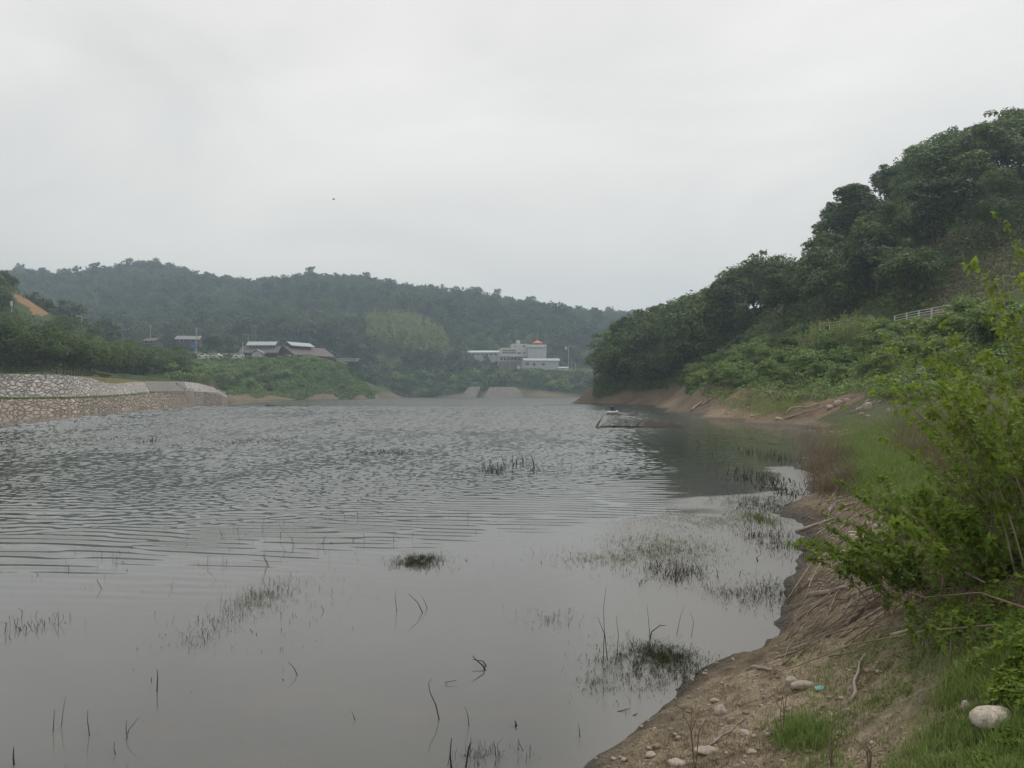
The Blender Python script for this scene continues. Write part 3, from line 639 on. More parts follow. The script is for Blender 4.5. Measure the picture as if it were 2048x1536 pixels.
LOW = [tree_proto(6.5, 4.0, s, M['leaf_forest'], 22, 5200, 0.33, 0.02) for s in (17, 18)]
skyl = lerp_tab([(1180, 690), (1210, 662), (1245, 640), (1290, 612), (1350, 582), (1400, 580), (1450, 566), (1475, 535), (1530, 515), (1556, 545), (1580, 560), (1600, 520), (1650, 438), (1700, 392), (1745, 338), (1800, 316), (1860, 292), (1900, 262), (1960, 236), (2040, 226), (2300, 200)])
nh = 0
for zone, pts in (('hill', hill), ('tip', tip)):
    for px, X, Y in pts:
        gz = zat(X, Y)
        pale = vnoise(X * 0.08, Y * 0.08, 77) > 0.66 and zone == 'hill' or random.random() < 0.06
        pr = random.choice(PAL if pale else FOR)
        if zone == 'tip' and (Y < tipn(px) + 7 or px < 1240): pr = random.choice(LOW)
        ht = random.uniform(8.5, 12.5) if zone == 'hill' else random.uniform(8, 14)
        if Y < road_in(px) + 5 and zone == 'hill': ht *= 0.75
        lim = wz(skyl(px) + random.uniform(-18, 16), Y) - gz      # crowns stay near the photographed skyline height
        if lim < 3.2: continue
        ht = min(ht, lim)
        if not seen(X, Y, gz + ht * 1.0): continue
        if zone == 'tip':
            edge = Y < tipn(px) + 6
            lab = 'dark broadleaf tree leaning out over the bare bank of the wooded point' if edge else 'dark green broadleaf tree within the wooded point across the water'
            grp = 'trees along the bank of the wooded point' if edge else 'trees on the wooded point'
        elif pale: lab, grp = 'lighter green feathery broadleaf tree among dark ones on the steep hillside', 'light green trees on the hillside'
        elif Y > crest(px) - 9: lab, grp = 'dark broadleaf tree on the crest of the hill against the sky', 'trees on the hill crest'
        elif Y < road_in(px) + 9: lab, grp = 'dark broadleaf tree beside the railed road at the foot of the hill', 'trees beside the hillside road'
        else: lab, grp = 'dense dark green broadleaf tree on the steep wooded hillside', 'trees on the wooded hillside'
        put_tree('broadleaf_tree', pr, X, Y, ht / pr[2], lab, grp, wide=min(1.5, random.uniform(0.9, 1.15) * max(1.0, min(1.4, 6.0 / ht)))); nh += 1
for px, D, h_ in ((1492, 160, 11.5), (1512, 158, 12.5), (1532, 161, 12.5), (1470, 163, 10.5), (1440, 165, 11), (1415, 168, 11), (1385, 172, 12), (1355, 176, 12)):
    X = (px - CX) / F * D; put_tree('broadleaf_tree', FOR[2], X, D, h_ / 9, 'dense dark green broadleaf tree on the steep wooded hillside', 'trees on the wooded hillside')
# low growth that closes the forest edge and the gaps between the trunks
def undergrowth(name, label, mat, pxr, D0, D1, n, size, hgt, seed, cat='undergrowth', dens=None):
    g = np.random.default_rng(seed); P = []
    while len(P) < n:
        px = g.uniform(*pxr); a, b = D0(px), D1(px)
        if b <= a: continue
        D = math.sqrt(g.uniform(a * a, b * b)); X = (px - CX) / F * D
        if dens and not dens(px, D): continue
        m = vnoise(X / (hgt * 2.2), D / (hgt * 2.2), seed)
        z = zat(X, D)
        P.append((X, D, z + hgt * m * g.uniform(0.05, 1.0) ** 0.6))
    P = np.array(P); nn = unit(np.array([0, -0.25, 0.75]) + g.normal(size=P.shape) * 0.5)
    V, Fq = leaf_quads(P, nn, size * g.uniform(0.6, 1.4, n), g, 0.6)
    return tag(link(name, mesh_np(name, V, [Fq], {'rnd': g.uniform(0, 1, n)}), mat), label, cat, kind='stuff')
undergrowth('undergrowth', 'dark low growth under the trees of the hillside forest', M['leaf_forest'], (1190, 2200), lambda p: tipn(p) if p < 1400 else road_in(p) - 1, lambda p: tipf(p) if p < 1400 else crest(p), 26000, 0.55, 2.6, 5)

undergrowth('undergrowth', 'dark hanging growth along the top of the bare bank of the point', M['leaf_forest'], (1186, 1420), lambda p: tipn(p) - 2.5, lambda p: tipn(p) + 5, 9000, 0.42, 2.2, 15)
# --- shrub slope between the cove and the road
def shrub_proto(Ht, Rr, seed, mat, nl=12, nleaf=1500, leaf=0.22):
    g = np.random.default_rng(seed); lb = lobes_for(Ht, Rr, nl, g, 0.0)
    lb = [(np.array([p[0], p[1], max(p[2], r[2] * 0.6)]), r) for p, r in lb]
    me = crown_mesh('shrub', lb, nleaf, leaf, g, low=-0.2); me.materials.append(mat); return (me, Ht)
SHR = [shrub_proto(2.4, 1.7, s, M['leaf_shrub'], 14, 2200, 0.20) for s in (31, 32, 33)]
SHRD = [shrub_proto(2.6, 1.6, s, M['leaf_grove'], 14, 2000, 0.22) for s in (34, 35)]
def put_shrub(name, pr, X, Y, sc, label, group, zoff=-0.15, wide=1.0, cat='shrub'):
    o = link(name, pr[0], loc=(X, Y, zat(X, Y) + zoff), rz=random.uniform(0, 6.28)); o.scale = (sc * wide, sc * wide, sc)
    return tag(o, label, cat, group)
sh_lo = lerp_tab([(1365, 148), (1400, 108), (1480, 88), (1560, 80), (1630, 75), (1660, 72), (1720, 66), (1800, 60), (1900, 55), (2100, 52)])
sh_hi = lerp_tab([(1365, 158), (1400, 147), (1500, 126), (1650, 101), (1790, 85), (1900, 74), (2100, 64)])
slope = scatter((1372, 2080), sh_lo, sh_hi, 2.7, 103)
for px, X, Y in slope:
    gz = zat(X, Y); ht = random.uniform(1.4, 2.8)
    upper = Y > sh_hi(px) - 5
    if upper: ht = random.uniform(0.7, 1.2) if px > 1760 or 1625 < px < 1710 else random.uniform(1.6, 2.8)
    if not seen(X, Y, gz + ht): continue
    bright = vnoise(X * 0.12, Y * 0.12, 5) > 0.42
    pr = random.choice(SHR if bright else SHRD)
    if Y < sh_lo(px) + 5: lab, grp = 'leafy green shrub at the foot of the slope above the cove shore', 'shrubs along the foot of the slope'
    elif upper: lab, grp = 'low green shrub just below the white railed road', 'low shrubs below the road'
    elif bright: lab, grp = 'bright green leafy shrub covering the slope below the railed road', 'bright shrubs on the cove slope'
    else: lab, grp = 'darker olive shrub among bright ones on the cove slope', 'dark shrubs on the cove slope'
    put_shrub('shrub', pr, X, Y, ht / pr[1], lab, grp, wide=random.uniform(0.9, 1.4))
undergrowth('ground_cover', 'pale green creeping vines and weeds over the cove slope', M['leaf_shrub'], (1370, 2100), lambda p: sh_lo(p) - 7, sh_hi, 60000, 0.26, 1.1, 6, 'ground cover')
undergrowth('ground_cover', 'rough dry grass and weeds on the bare slope above the road', M['dry_grass'], (1850, 2200), lambda p: 79, lambda p: 104, 9000, 0.26, 0.6, 16, 'ground cover')
undergrowth('ground_cover', 'low green bushes creeping over the slope above the railed road', M['leaf_grove'], (1780, 2250), lambda p: 79 if p > 1900 else 89, lambda p: 106, 15000, 0.30, 1.0, 17, 'ground cover')
# bamboo-like pale sprays on the slope
def sprays(name, label, spots, ht, nleaf, leaf, mat, seed, cat, group):
    g = np.random.default_rng(seed)
    for (px, D, s) in spots:
        b_ = []; X = (px - CX) / F * D; z = zat(X, D); m = MB()
        for k in range(14):
            a = g.uniform(0, 6.28); l = g.uniform(0.25, 0.75) * ht * 0.45; o = g.normal(0, 0.5, 2)
            top = np.array([o[0] + math.cos(a) * l, o[1] + math.sin(a) * l, ht * g.uniform(0.7, 1.0)])
            st = [np.array([o[0], o[1], -0.2]), np.array([o[0] + math.cos(a) * l * 0.3, o[1] + math.sin(a) * l * 0.3, top[2] * 0.6]), top]
            m.tube(st, [0.02, 0.015, 0.006], 4)
            for t in g.uniform(0.25, 1.0, nleaf // 14):
                q = st[0] * (1 - t) ** 2 + st[1] * 2 * t * (1 - t) + st[2] * t * t
                b_.append(q + g.normal(0, 0.10 + 0.12 * (1 - t), 3))
        P = np.array(b_); nn = unit(g.normal(size=P.shape) + np.array([0, 0, 0.4])); V, Fq = leaf_quads(P, nn, leaf * g.uniform(0.6, 1.3, len(P)), g, 0.35)
        r = empty(name, (X, D, z)); r.scale = (s, s, s); tag(r, label, cat, group)
        m.build('stem', M['cane'], r)
        link('foliage', mesh_np('foliage', V, [Fq], {'rnd': g.uniform(0, 1, len(P))}), mat, r)
sprays('tall_shrub', 'tall feathery yellow green shrub rising from the middle of the cove slope', [(1610, 90, 1), (1640, 87, 1.1), (1665, 86, 0.9), (1700, 80, 1.2), (1725, 79, 1.0), (1560, 97, .8), (1680, 82, 1.05)], 3.6, 1100, 0.20, M['leaf_bamboo'], 41, 'shrub', 'feathery shrubs on the cove slope')

# --- grove behind the stone wall, left hill, promontory
GRV = [tree_proto(7, 4.2, 51, M['leaf_grove'], 22, 4600, 0.33, 0.22), tree_proto(7.5, 4.6, 52, M['leaf_grove'], 24, 4600, 0.35, 0.2), tree_proto(6.5, 3.8, 53, M['leaf_grove'], 20, 4200, 0.32, 0.2)]
MID = [tree_proto(8, 4.2, s, M['leaf_forest'] if s == 54 else M['leaf_grove'], 18, 1900, 0.52, 0.2) for s in (54, 55, 56)]
gtop = lerp_tab([(-200, 590), (0, 612), (60, 640), (130, 655), (180, 672), (230, 676), (300, 688), (360, 692), (372, 720), (400, 740)])
g0 = lerp_tab([(-250, 114), (0, 117), (122, 122), (150, 130), (183, 140), (220, 158), (268, 182), (300, 200), (365, 222)]); g1 = lerp_tab([(-250, 175), (0, 185), (120, 195), (200, 205), (300, 235), (365, 250)])
for px, X, Y in scatter((-160, 362), g0, g1, 5.2, 104):
    gz = zat(X, Y); ht = min(random.uniform(5.5, 7.8), wz(gtop(px) + random.uniform(-4, 14), Y) - gz)
    if ht < 2.2 or not seen(X, Y, gz + ht): continue
    pr = random.choice(GRV)
    front = Y < g0(px) + 14
    put_tree('spreading_tree', pr, X, Y, ht / pr[2], 'spreading low branched green tree just behind the brown rail fence' if front else 'spreading green tree deeper in the grove behind the stone wall',
             'front trees of the grove above the wall' if front else 'trees inside the grove above the wall', wide=random.uniform(0.95, 1.2))
undergrowth('undergrowth', 'grass and low bushes under the grove behind the fence', M['leaf_grove'], (-200, 430), lambda p: g0(p) + 0.5, lambda p: g1(p) + 30, 18000, 0.5, 1.6, 8)
h0 = lerp_tab([(-250, 185), (0, 195), (120, 205), (200, 230), (260, 250)]); h1 = lerp_tab([(-250, 245), (0, 262), (100, 275), (200, 285), (260, 290)])
ltop = lerp_tab([(-250, 520), (0, 540), (20, 552), (40, 570), (75, 588), (100, 610), (150, 640), (190, 662), (230, 680), (260, 690)])
for px, X, Y in scatter((-160, 255), h0, h1, 6.4, 105, ok=None):
    gz = zat(X, Y); ht = min(random.uniform(5, 8.5), wz(ltop(px) + random.uniform(-3, 12), Y) - gz)
    if ht < 2.0 or not seen(X, Y, gz + ht): continue
    cut_y = 592 + (px - 30) * 0.58
    if 12 < px < 112:
        pyb, pyt = HOR - (gz - H) / Y * F, HOR - (gz + ht - H) / Y * F
        if pyt < cut_y + 14 and pyb > cut_y - 4: continue
    pr = random.choice(MID)
    put_tree('hillside_tree', pr, X, Y, ht / pr[2], 'hazy green tree on the low hill behind the grove', 'trees on the low hill with the orange cut', wide=random.uniform(0.95, 1.25))
undergrowth('undergrowth', 'rough bushes and weeds over the low hill around the orange cut', M['leaf_grove'], (-120, 270), lambda p: 190, lambda p: 268, 22000, 0.6, 2.0, 12, dens=lambda p, D: not cut_in[min(int(np.searchsorted(gD, D)), NR - 1), int(np.clip(round((p - gpx[0]) / (gpx[1] - gpx[0])), 0, NC - 1))] and not (16 < p < 108 and D < 262 and -6 < PYG[min(int(np.searchsorted(gD, D)), NR - 1), int(np.clip(round((p - gpx[0]) / (gpx[1] - gpx[0])), 0, NC - 1))] - (592 + (p - 30) * 0.58) < 34))
PSH = [shrub_proto(3.4, 2.7, s, M['leaf_shrub'] if s < 63 else M['leaf_grove'], 12, 1100, 0.46) for s in (61, 62, 63, 64)]
p0 = lerp_tab([(330, 200), (430, 222), (450, 252), (500, 285), (600, 320), (700, 346), (745, 362)]); p1 = lerp_tab([(330, 330), (400, 330), (480, 340), (560, 345), (640, 350), (700, 366), (745, 372)])
for px, X, Y in scatter((338, 748), p0, p1, 5.4, 106):
    gz = zat(X, Y); ht = random.uniform(1.6, 3.8)
    if Y < p0(px) + 8 : ht *= 0.8
    if 470 < px < 660 and Y > 325: ht = min(ht, 1.7)
    if 385 < px < 490 and Y > 300: ht = min(ht, 1.1)
    if not seen(X, Y, gz + ht): continue
    pr = random.choice(PSH)
    low = Y < p0(px) + 14
    put_shrub('bank_shrub', pr, X, Y, ht / pr[1], 'rounded green shrub low on the promontory just above its bare shore' if low else 'green shrub on the slope below the brown gabled house', 'shrubs along the promontory shore' if low else 'shrubs on the promontory slope', wide=random.uniform(0.9, 1.3))
undergrowth('ground_cover', 'green weeds and grass between the shrubs of the promontory', M['leaf_shrub'], (330, 750), lambda p: p0(p) - 9, p1, 36000, 0.7, 1.3, 9, 'ground cover')
# trees and shrubs on the far bank under the white buildings
FSH = [shrub_proto(6.0, 4.3, s, M['leaf_grove'] if s < 67 else M['leaf_shrub'], 14, 800, 0.8) for s in (65, 66, 67, 68)]
for px, X, Y in scatter((752, 1215), lambda p: 485, lambda p: 511 if p > 930 else 535, 6.5, 107):
    gz = zat(X, Y); ht = random.uniform(3.6, 6.5)
    if Y > 500 and 985 < px < 1145: ht = random.uniform(2.0, 3.2)
    if not seen(X, Y, gz + ht): continue
    pr = random.choice(FSH)
    put_shrub('shore_tree', pr, X, Y, ht / pr[1], 'bushy green tree on the far bank below the pale buildings' if px > 930 else 'bushy green tree on the far bank between house promontory and concrete slopes', 'trees on the far bank below the buildings' if px > 930 else 'trees on the far bank beside the promontory', wide=random.uniform(0.85, 1.25), cat='tree')
undergrowth('undergrowth', 'dense low bushes along the far bank of the lake', M['leaf_grove'], (745, 1240), lambda p: 483, lambda p: 514, 16000, 1.0, 2.6, 14)
# round dark tree and a few others by the village
for px, py, D, ht, wd in [(424, 668, 365, 9.5, 1.0), (444, 690, 372, 5, 1.4), (460, 695, 360, 4, 1.5), (412, 690, 380, 6, 1.1), (476, 700, 390, 5, 1.2), (176, 645, 275, 10, 1.0), (160, 655, 270, 8, 1.0)]:
    X = (px - CX) / F * D
    put_tree('village_tree', MID[0], X, D, ht / 8, 'dark rounded tree standing among the village roofs and poles', 'dark trees by the village', wide=wd)

for px, D, ht in ((938, 547, 7.5), (952, 549, 6), (968, 546, 6.5), (984, 548, 5), (996, 546, 5.5)):
    X = (px - CX) / F * D; put_tree('village_tree', MID[1], X, D, ht / 8, 'hazy green tree standing before the long building with pale green roof', 'trees before the long building', wide=1.2)
# --- far wood: one mass of trees on the hills
def far_wood():
    src = bpy.data.collections.new('far_wood_source')
    kinds = []
    for s, (Ht, Rr, mat) in enumerate([(10, 4.6, 'leaf_far'), (11, 4.3, 'leaf_far'), (9, 5.0, 'leaf_far'), (12, 4.0, 'leaf_far')]):
        g = np.random.default_rng(70 + s); lb = lobes_for(Ht, Rr, 15, g, 0.05)
        me = crown_mesh('far_crown', lb, 760, 0.95, g, 0.7); me.materials.append(M[mat])
        o = bpy.data.objects.new('far_crown', me); src.objects.link(o); kinds.append(o)
    g = np.random.default_rng(79); pts = []; cell = set()
    for _ in range(70000):
        px = g.uniform(-420, 1760); D = math.sqrt(g.uniform(285 ** 2, 1020 ** 2)); X = (px - CX) / F * D
        if D < 560 and px > 930 and D < 552: continue
        if D < 515 and px > 745: continue
        if D < 430 and 330 < px < 760: continue
        if 225 < px < 480 and D < 440: continue
        if 740 < px < 812 and 512 < D < 562: continue
        if 735 < px < 895 and 522 < D < 612 and D < 612 - abs(px - 810) * 0.4: continue
        if px < 260 and D < 300: continue
        sp = 5.4 if D < 640 else 6.6
        k = (int(X / sp), int(D / sp))
        if k in cell: continue
        gz = zat(X, D)
        if gz < 3: continue
        s = g.uniform(0.6, 1.2) * (1.0 + 0.45 * (g.random() < 0.08)) * (0.8 + 0.5 * vnoise(X * 0.03, D * 0.03, 3))
        if not seen(X, D, gz + 10 * s): continue
        cell.add(k); pts.append((X, D, gz - 0.8, s, g.uniform(0, 6.28)))
    P = np.array(pts)
    me = bpy.data.meshes.new('far_wood'); me.vertices.add(len(P)); me.vertices.foreach_set('co', P[:, :3].astype(np.float32).ravel())
    for nm, k in (('sca', 3), ('yaw', 4)):
        a = me.attributes.new(nm, 'FLOAT', 'POINT'); a.data.foreach_set('value', P[:, k].astype(np.float32))
    o = link('forest', me)
    tag(o, 'hazy green forest covering the hills beyond the lake', 'forest', kind='stuff')
    ng = bpy.data.node_groups.new('wood', 'GeometryNodeTree')
    ng.interface.new_socket('Geometry', in_out='INPUT', socket_type='NodeSocketGeometry'); ng.interface.new_socket('Geometry', in_out='OUTPUT', socket_type='NodeSocketGeometry')
    N = ng.nodes.new; L = ng.links.new
    gi, go = N('NodeGroupInput'), N('NodeGroupOutput'); ip = N('GeometryNodeInstanceOnPoints'); ci = N('GeometryNodeCollectionInfo')
    ci.inputs['Collection'].default_value = src; ci.inputs['Separate Children'].default_value = True; ci.inputs['Reset Children'].default_value = True
    ip.inputs['Pick Instance'].default_value = True
    ri = N('FunctionNodeRandomValue'); ri.data_type = 'INT'; ri.inputs[4].default_value = 0; ri.inputs[5].default_value = 3
    a1 = N('GeometryNodeInputNamedAttribute'); a1.data_type = 'FLOAT'; a1.inputs[0].default_value = 'sca'
    a2 = N('GeometryNodeInputNamedAttribute'); a2.data_type = 'FLOAT'; a2.inputs[0].default_value = 'yaw'
    cx = N('ShaderNodeCombineXYZ'); L(a2.outputs[0], cx.inputs[2])
    e2r = N('FunctionNodeEulerToRotation'); L(cx.outputs[0], e2r.inputs[0])
    L(gi.outputs[0], ip.inputs['Points']); L(ci.outputs[0], ip.inputs['Instance']); L(ri.outputs[2], ip.inputs['Instance Index'])
    L(e2r.outputs[0], ip.inputs['Rotation']); L(a1.outputs[0], ip.inputs['Scale']); L(ip.outputs[0], go.inputs[0])
    md = o.modifiers.new('wood', 'NODES'); md.node_group = ng
    print('far wood', len(P))
far_wood()
# pale bamboo grove on the far slope
bam = tree_proto(13, 2.6, 81, M['leaf_bamboo'], 16, 900, 0.9, 0.1)
for px, X, Y in scatter((735, 892), lambda p: 525, lambda p: 610, 4.6, 108, ok=lambda p, D: D < 606 - abs(p - 810) * 0.4):
    put_tree('bamboo', bam, X, Y, random.uniform(0.85, 1.2), 'pale yellow green bamboo clump in the grove on the far hillside', 'bamboo clumps on the far hillside', cat='bamboo')
print('trees', nh, 'objects', len(bpy.data.objects))
# ------------------------------------------------------------------ stone embankment on the left shore
def line3(tab, n, even=False):
    """(px, D, z) polyline resampled to n points"""
    P = np.array([((px - CX) / F * D, D, z) for px, D, z in tab]); s = np.concatenate([[0], np.cumsum(np.linalg.norm(np.diff(P, axis=0), axis=1))])
    if even: t = np.linspace(0, s[-1], n)
    else:
        q = np.array([k[0] for k in tab], float); t = np.interp(np.linspace(q[0], q[-1], n), q, s)
    return np.stack([np.interp(t, s, P[:, k]) for k in range(3)], 1)
def lineY(tab): return [(px, D, wz(py, D)) for px, py, D in tab]
def back_of(P, d):
    v = unit(P[:, :2] * np.array([0.35, 1.0])); return np.concatenate([P[:, :2] + v * d, P[:, 2:]], 1)
def ruled(name, lo, hi, depth, mat, parent=None, smooth=False):
    n = len(lo); hb = back_of(hi, depth); lb = hb.copy(); lb[:, 2] = -1.5; lo2 = lo.copy(); lo2[:, 2] = np.minimum(-1.5, lo[:, 2] - 0.2)
    rows = [lo2, lo, hi, hb, lb]; m = 5; V = np.stack(rows, 1).reshape(-1, 3); b = MB(); Fs = []
    for i in range(n - 1):
        for k in range(m): Fs.append((i * m + k, (i + 1) * m + k, (i + 1) * m + (k + 1) % m, i * m + (k + 1) % m))
    Fs += [tuple(range(m)), tuple((n - 1) * m + k for k in range(m - 1, -1, -1))]
    return b.add(V, Fs).build(name, mat, parent, smooth=smooth)
def stairs(name, lo, hi, steps, depth, mat, parent=None):
    prof = []
    for k in range(steps):
        a = lo + (hi - lo) * (k / steps); b2 = lo + (hi - lo) * ((k + 1) / steps)
        p = a.copy(); prof.append(p); q = a.copy(); q[:, 2] = b2[:, 2]; prof.append(q)
    prof.append(hi); hb = back_of(hi, depth); prof.append(hb); lb = hb.copy(); lb[:, 2] = lo[:, 2] - 0.5; prof.append(lb)
    n, m = len(lo), len(prof); V = np.stack(prof, 1).reshape(-1, 3); Fs = []
    for i in range(n - 1):
        for k in range(m): Fs.append((i * m + k, (i + 1) * m + k, (i + 1) * m + (k + 1) % m, i * m + (k + 1) % m))
    Fs += [tuple(range(m)), tuple((n - 1) * m + k for k in range(m - 1, -1, -1))]
    return MB().add(V, Fs).build(name, mat, parent)
base = line3([(-420, 94, -.4), (-200, 97.5, -.4), (0, 100, -.4), (122, 102.5, -.4), (183, 110, -.4), (244, 123, -.4), (317, 139, -.4), (352, 154, -.4), (380, 168, -.4)], 60)
lotop = line3([(-420, 95.6, 1.7)] + lineY([(-200, 800, 99.2), (0, 799, 101.6), (122, 798, 104.4), (183, 796, 112), (244, 793, 126), (317, 784.6, 144), (352, 783.5, 158), (366, 783.5, 164)]), 60)
tag(ruled('stone_wall', base, lotop, 3.2, M['wall_lower']), 'lower tan stone retaining wall rising straight out of the lake', 'stone wall')
up0 = line3([(-420, 97, 1.72)] + lineY([(-200, 799.4, 100.8), (0, 798.3, 103.2), (122, 797.2, 106), (183, 795.2, 113.8), (244, 792, 128), (300, 784.5, 146)]), 56)
up1 = line3([(-420, 99, 5.0), (-200, 102.3, 5.0), (0, 104.7, 5.0), (122, 108, 5.0), (183, 121, 5.0), (244, 143, 4.95), (290, 160, 4.9)], 56)
tag(ruled('stone_wall', up0, up1, 0.8, M['wall_upper']), 'upper pale stone wall standing on the grassy ledge below the rail fence', 'stone wall')
lawn0 = back_of(up1, 0.75); lawn0[:, 2] -= 0.12; lawn1 = back_of(up1, 0.8); lawn1[:, 2] += 0.02
M['lawn'] = plain('dry_lawn', (0.20, 0.205, 0.075), 0.95, 0.3, 0.35, c2=(0.20, 0.14, 0.075))
tag(ruled('path', lawn0, lawn1, 7.0, M['lawn']), 'trodden grass path along the top of the stone wall', 'path', kind='structure')
s0 = line3(lineY([(301, 784.2, 147), (340, 783.2, 159), (379, 782.6, 173)]), 12); s1 = line3(lineY([(289, 762.6, 160), (330, 762.8, 171), (366, 763.4, 184)]), 12)
st = empty('stone_steps', s0[6]); tag(st, 'broad pale stone steps between upper wall and rubble, above the ledge', 'steps')
o = stairs('steps', s0 - s0[6], s1 - s0[6], 8, 2.5, step_shade_mat('step_stone', (0.40, 0.375, 0.35), 0.27), st)
t0 = line3([(372, 165, -.1), (392, 178, -.1), (413, 188, 0.1)], 10); t1 = line3(lineY([(352, 783.8, 160), (366, 783.8, 166), (381, 783.4, 174)]), 10)
st2 = empty('stone_steps', t0[5]); tag(st2, 'lower tan stone steps running down to the brown mud shore', 'steps')
stairs('steps', t0 - t0[5], t1 - t0[5], 9, 2.0, step_shade_mat('tan_step_stone', (0.34, 0.285, 0.235), 0.31), st2)
r0 = line3(lineY([(380, 782, 174), (402, 783, 181), (420, 784, 190), (436, 786, 199), (456, 796, 208)]), 18); r1 = line3(lineY([(367, 763.6, 186), (392, 766, 192), (420, 773.5, 198), (436, 780, 202), (452, 791, 209)]), 18)
tag(ruled('stone_wall', r0, r1, 2.0, M['wall_upper']), 'pale rubble facing right of the upper stone steps', 'stone wall')
q0 = line3(lineY([(413, 798, 188), (428, 797.5, 196), (446, 799, 204)]), 12); q1 = line3(lineY([(382, 783.6, 175), (410, 785, 184), (440, 793, 200)]), 12)
tag(ruled('stone_wall', q0, q1, 2.0, M['wall_lower']), 'low tan stone facing between lower steps and grassy bank', 'stone wall')
def rails(name, label, cat, line, spacing, ht, mat, rail_z, post=0.14, group=None, railw=0.09):
    s = np.concatenate([[0], np.cumsum(np.linalg.norm(np.diff(line, axis=0), axis=1))]); k = max(2, int(s[-1] / spacing) + 1); t = np.linspace(0, s[-1], k)
    P = np.stack([np.interp(t, s, line[:, j]) for j in range(3)], 1); r = empty(name, P[0]); tag(r, label, cat, group)
    pm = MB().box((0, 0, -0.25), (post, post, ht + 0.25)).mesh('post'); pm.materials.append(mat)
    for p in P: link('post', pm, parent=r, loc=p - P[0])
    for z in rail_z:
        b = MB(); b.tube([p - P[0] + np.array([0, -post * 0.5 - railw * 0.4, z]) for p in P], railw / 2, 6); b.build('rail', mat, r)
    return r
fl = back_of(up1, 1.0); fl2 = line3([(-420, 100, 5.02), (-200, 103.2, 5.02), (0, 105.7, 5.02), (122, 109.5, 5.02), (150, 117, 5.02), (183, 129, 5.0), (220, 147, 5.0), (268, 173, 5.15)], 60)
rails('rail_fence', 'long dark brown post and rail fence along the top of the stone wall', 'fence', fl2, 1.75, 0.95, M['wood_dark'], (0.45, 0.85))
f3 = line3(lineY([(342, 760.5, 190), (360, 761.5, 196), (396, 763.5, 204)]), 20); rails('rail_fence', 'short brown post fence above the right end of the stone steps', 'fence', f3, 1.0, 0.95, M['wood_dark'], (0.5, 0.85))
hr = line3(lineY([(353, 773.5, 172), (370, 784.5, 170)]), 3); rails('handrail', 'brown handrail on the right of the upper stone steps', 'handrail', hr, 2.2, 0.9, M['cloth_grey'], (0.45, 0.85), 0.12)
hr = line3(lineY([(381, 784, 176), (395, 790.5, 181), (412, 800, 188)]), 6); rails('handrail', 'brown handrail descending beside the lower stone steps to the mud', 'handrail', hr, 2.2, 0.9, M['cloth_grey'], (0.45, 0.85), 0.12)

# white railed road on the hillside
road_c = line3([(1400, 153, 9.55), (1500, 129, 10.1), (1650, 104.5, 10.5), (1790, 88.5, 9.95), (1900, 77.5, 9.75), (2048, 69.5, 9.9), (2400, 62, 10.8)], 60)
rb = MB(); e0 = back_of(road_c, -2.0); e1 = back_of(road_c, 2.2); V = np.concatenate([e0, e1, e0 - [0, 0, .6], e1 - [0, 0, .6]]); k = len(e0); V[:, 2] += 0.12
rb.add(V, [(i, i + 1, k + i + 1, k + i) for i in range(k - 1)] + [(i, 2 * k + i, 2 * k + i + 1, i + 1) for i in range(k - 1)] + [(k + i, k + i + 1, 3 * k + i + 1, 3 * k + i) for i in range(k - 1)])
tag(rb.build('road', M['asphalt']), 'narrow asphalt road along the hillside', 'road', kind='structure')
g1 = line3(lineY([(1640, 657.5, 101), (1672, 656, 97), (1700, 652.5, 93.5)]), 8); rails('guard_rail', 'far short piece of white guard rail half hidden by the slope shrubs', 'guard rail', g1, 2.0, 0.75, M['white'], (0.42, 0.7), 0.08, railw=0.05)
g2 = line3(lineY([(1790, 647, 85), (1822, 640, 82), (1866, 633, 78), (1898, 628, 75.3), (1925, 624, 73.6)]), 12); rails('guard_rail', 'white post and pipe guard rail along the hillside road above the shrubs', 'guard rail', g2, 2.1, 0.85, M['white'], (0.3, 0.55, 0.8), 0.11, railw=0.06)

# ------------------------------------------------------------------ buildings
def local(name, px, D, z, rz, label, cat, group=None):
    return tag(empty(name, ((px - CX) / F * D, D, z), rz), label, cat, group)
def windows(parent, spots, mat='glass', frame='white', depth=0.08):
    """(x, z, w, h, y) openings on a wall that faces -y: pane with a frame round it"""
    for x, z, w_, h_, y in spots:
        f = MB(); t = 0.12
        for cx_, cz_, ww, hh in ((x, z - h_ / 2 - t / 2, w_ + 2 * t, t), (x, z + h_ / 2 + t / 2, w_ + 2 * t, t), (x - w_ / 2 - t / 2, z, t, h_), (x + w_ / 2 + t / 2, z, t, h_)):
            f.box((cx_, y - depth, cz_ - hh / 2), (ww, 0.12, hh))
        fo = f.build('window', M[frame], parent)
        MB().box((x, y - 0.02, z - h_ / 2), (w_, 0.06, h_)).build('pane', M['glass'] if mat == 'glass' else M[mat], fo)
def gable(b, x0, x1, yh, z0, z1, yc=0, t=0.25):
    """two roof slabs with the ridge along x"""
    for s in (-1, 1):
        P = [(x0, yc + s * yh, z0), (x1, yc + s * yh, z0), (x1, yc, z1), (x0, yc, z1)]
        V = P + [(a, b_, c_ + t) for a, b_, c_ in P]
        b.add(V, [(0, 1, 2, 3), (7, 6, 5, 4), (0, 4, 5, 1), (1, 5, 6, 2), (2, 6, 7, 3), (3, 7, 4, 0)])
    return b
def gable_walls(b, x0, x1, yh, zb, z0, z1, yc=0):
    V = []
    for x in (x0, x1): V += [(x, yc - yh, zb), (x, yc + yh, zb), (x, yc + yh, z0), (x, yc, z1), (x, yc - yh, z0)]
    return b.add(V, [(0, 1, 2, 3, 4), (9, 8, 7, 6, 5), (0, 4, 9, 5), (1, 6, 7, 2), (0, 5, 6, 1), (4, 3, 8, 9), (2, 7, 8, 3)])
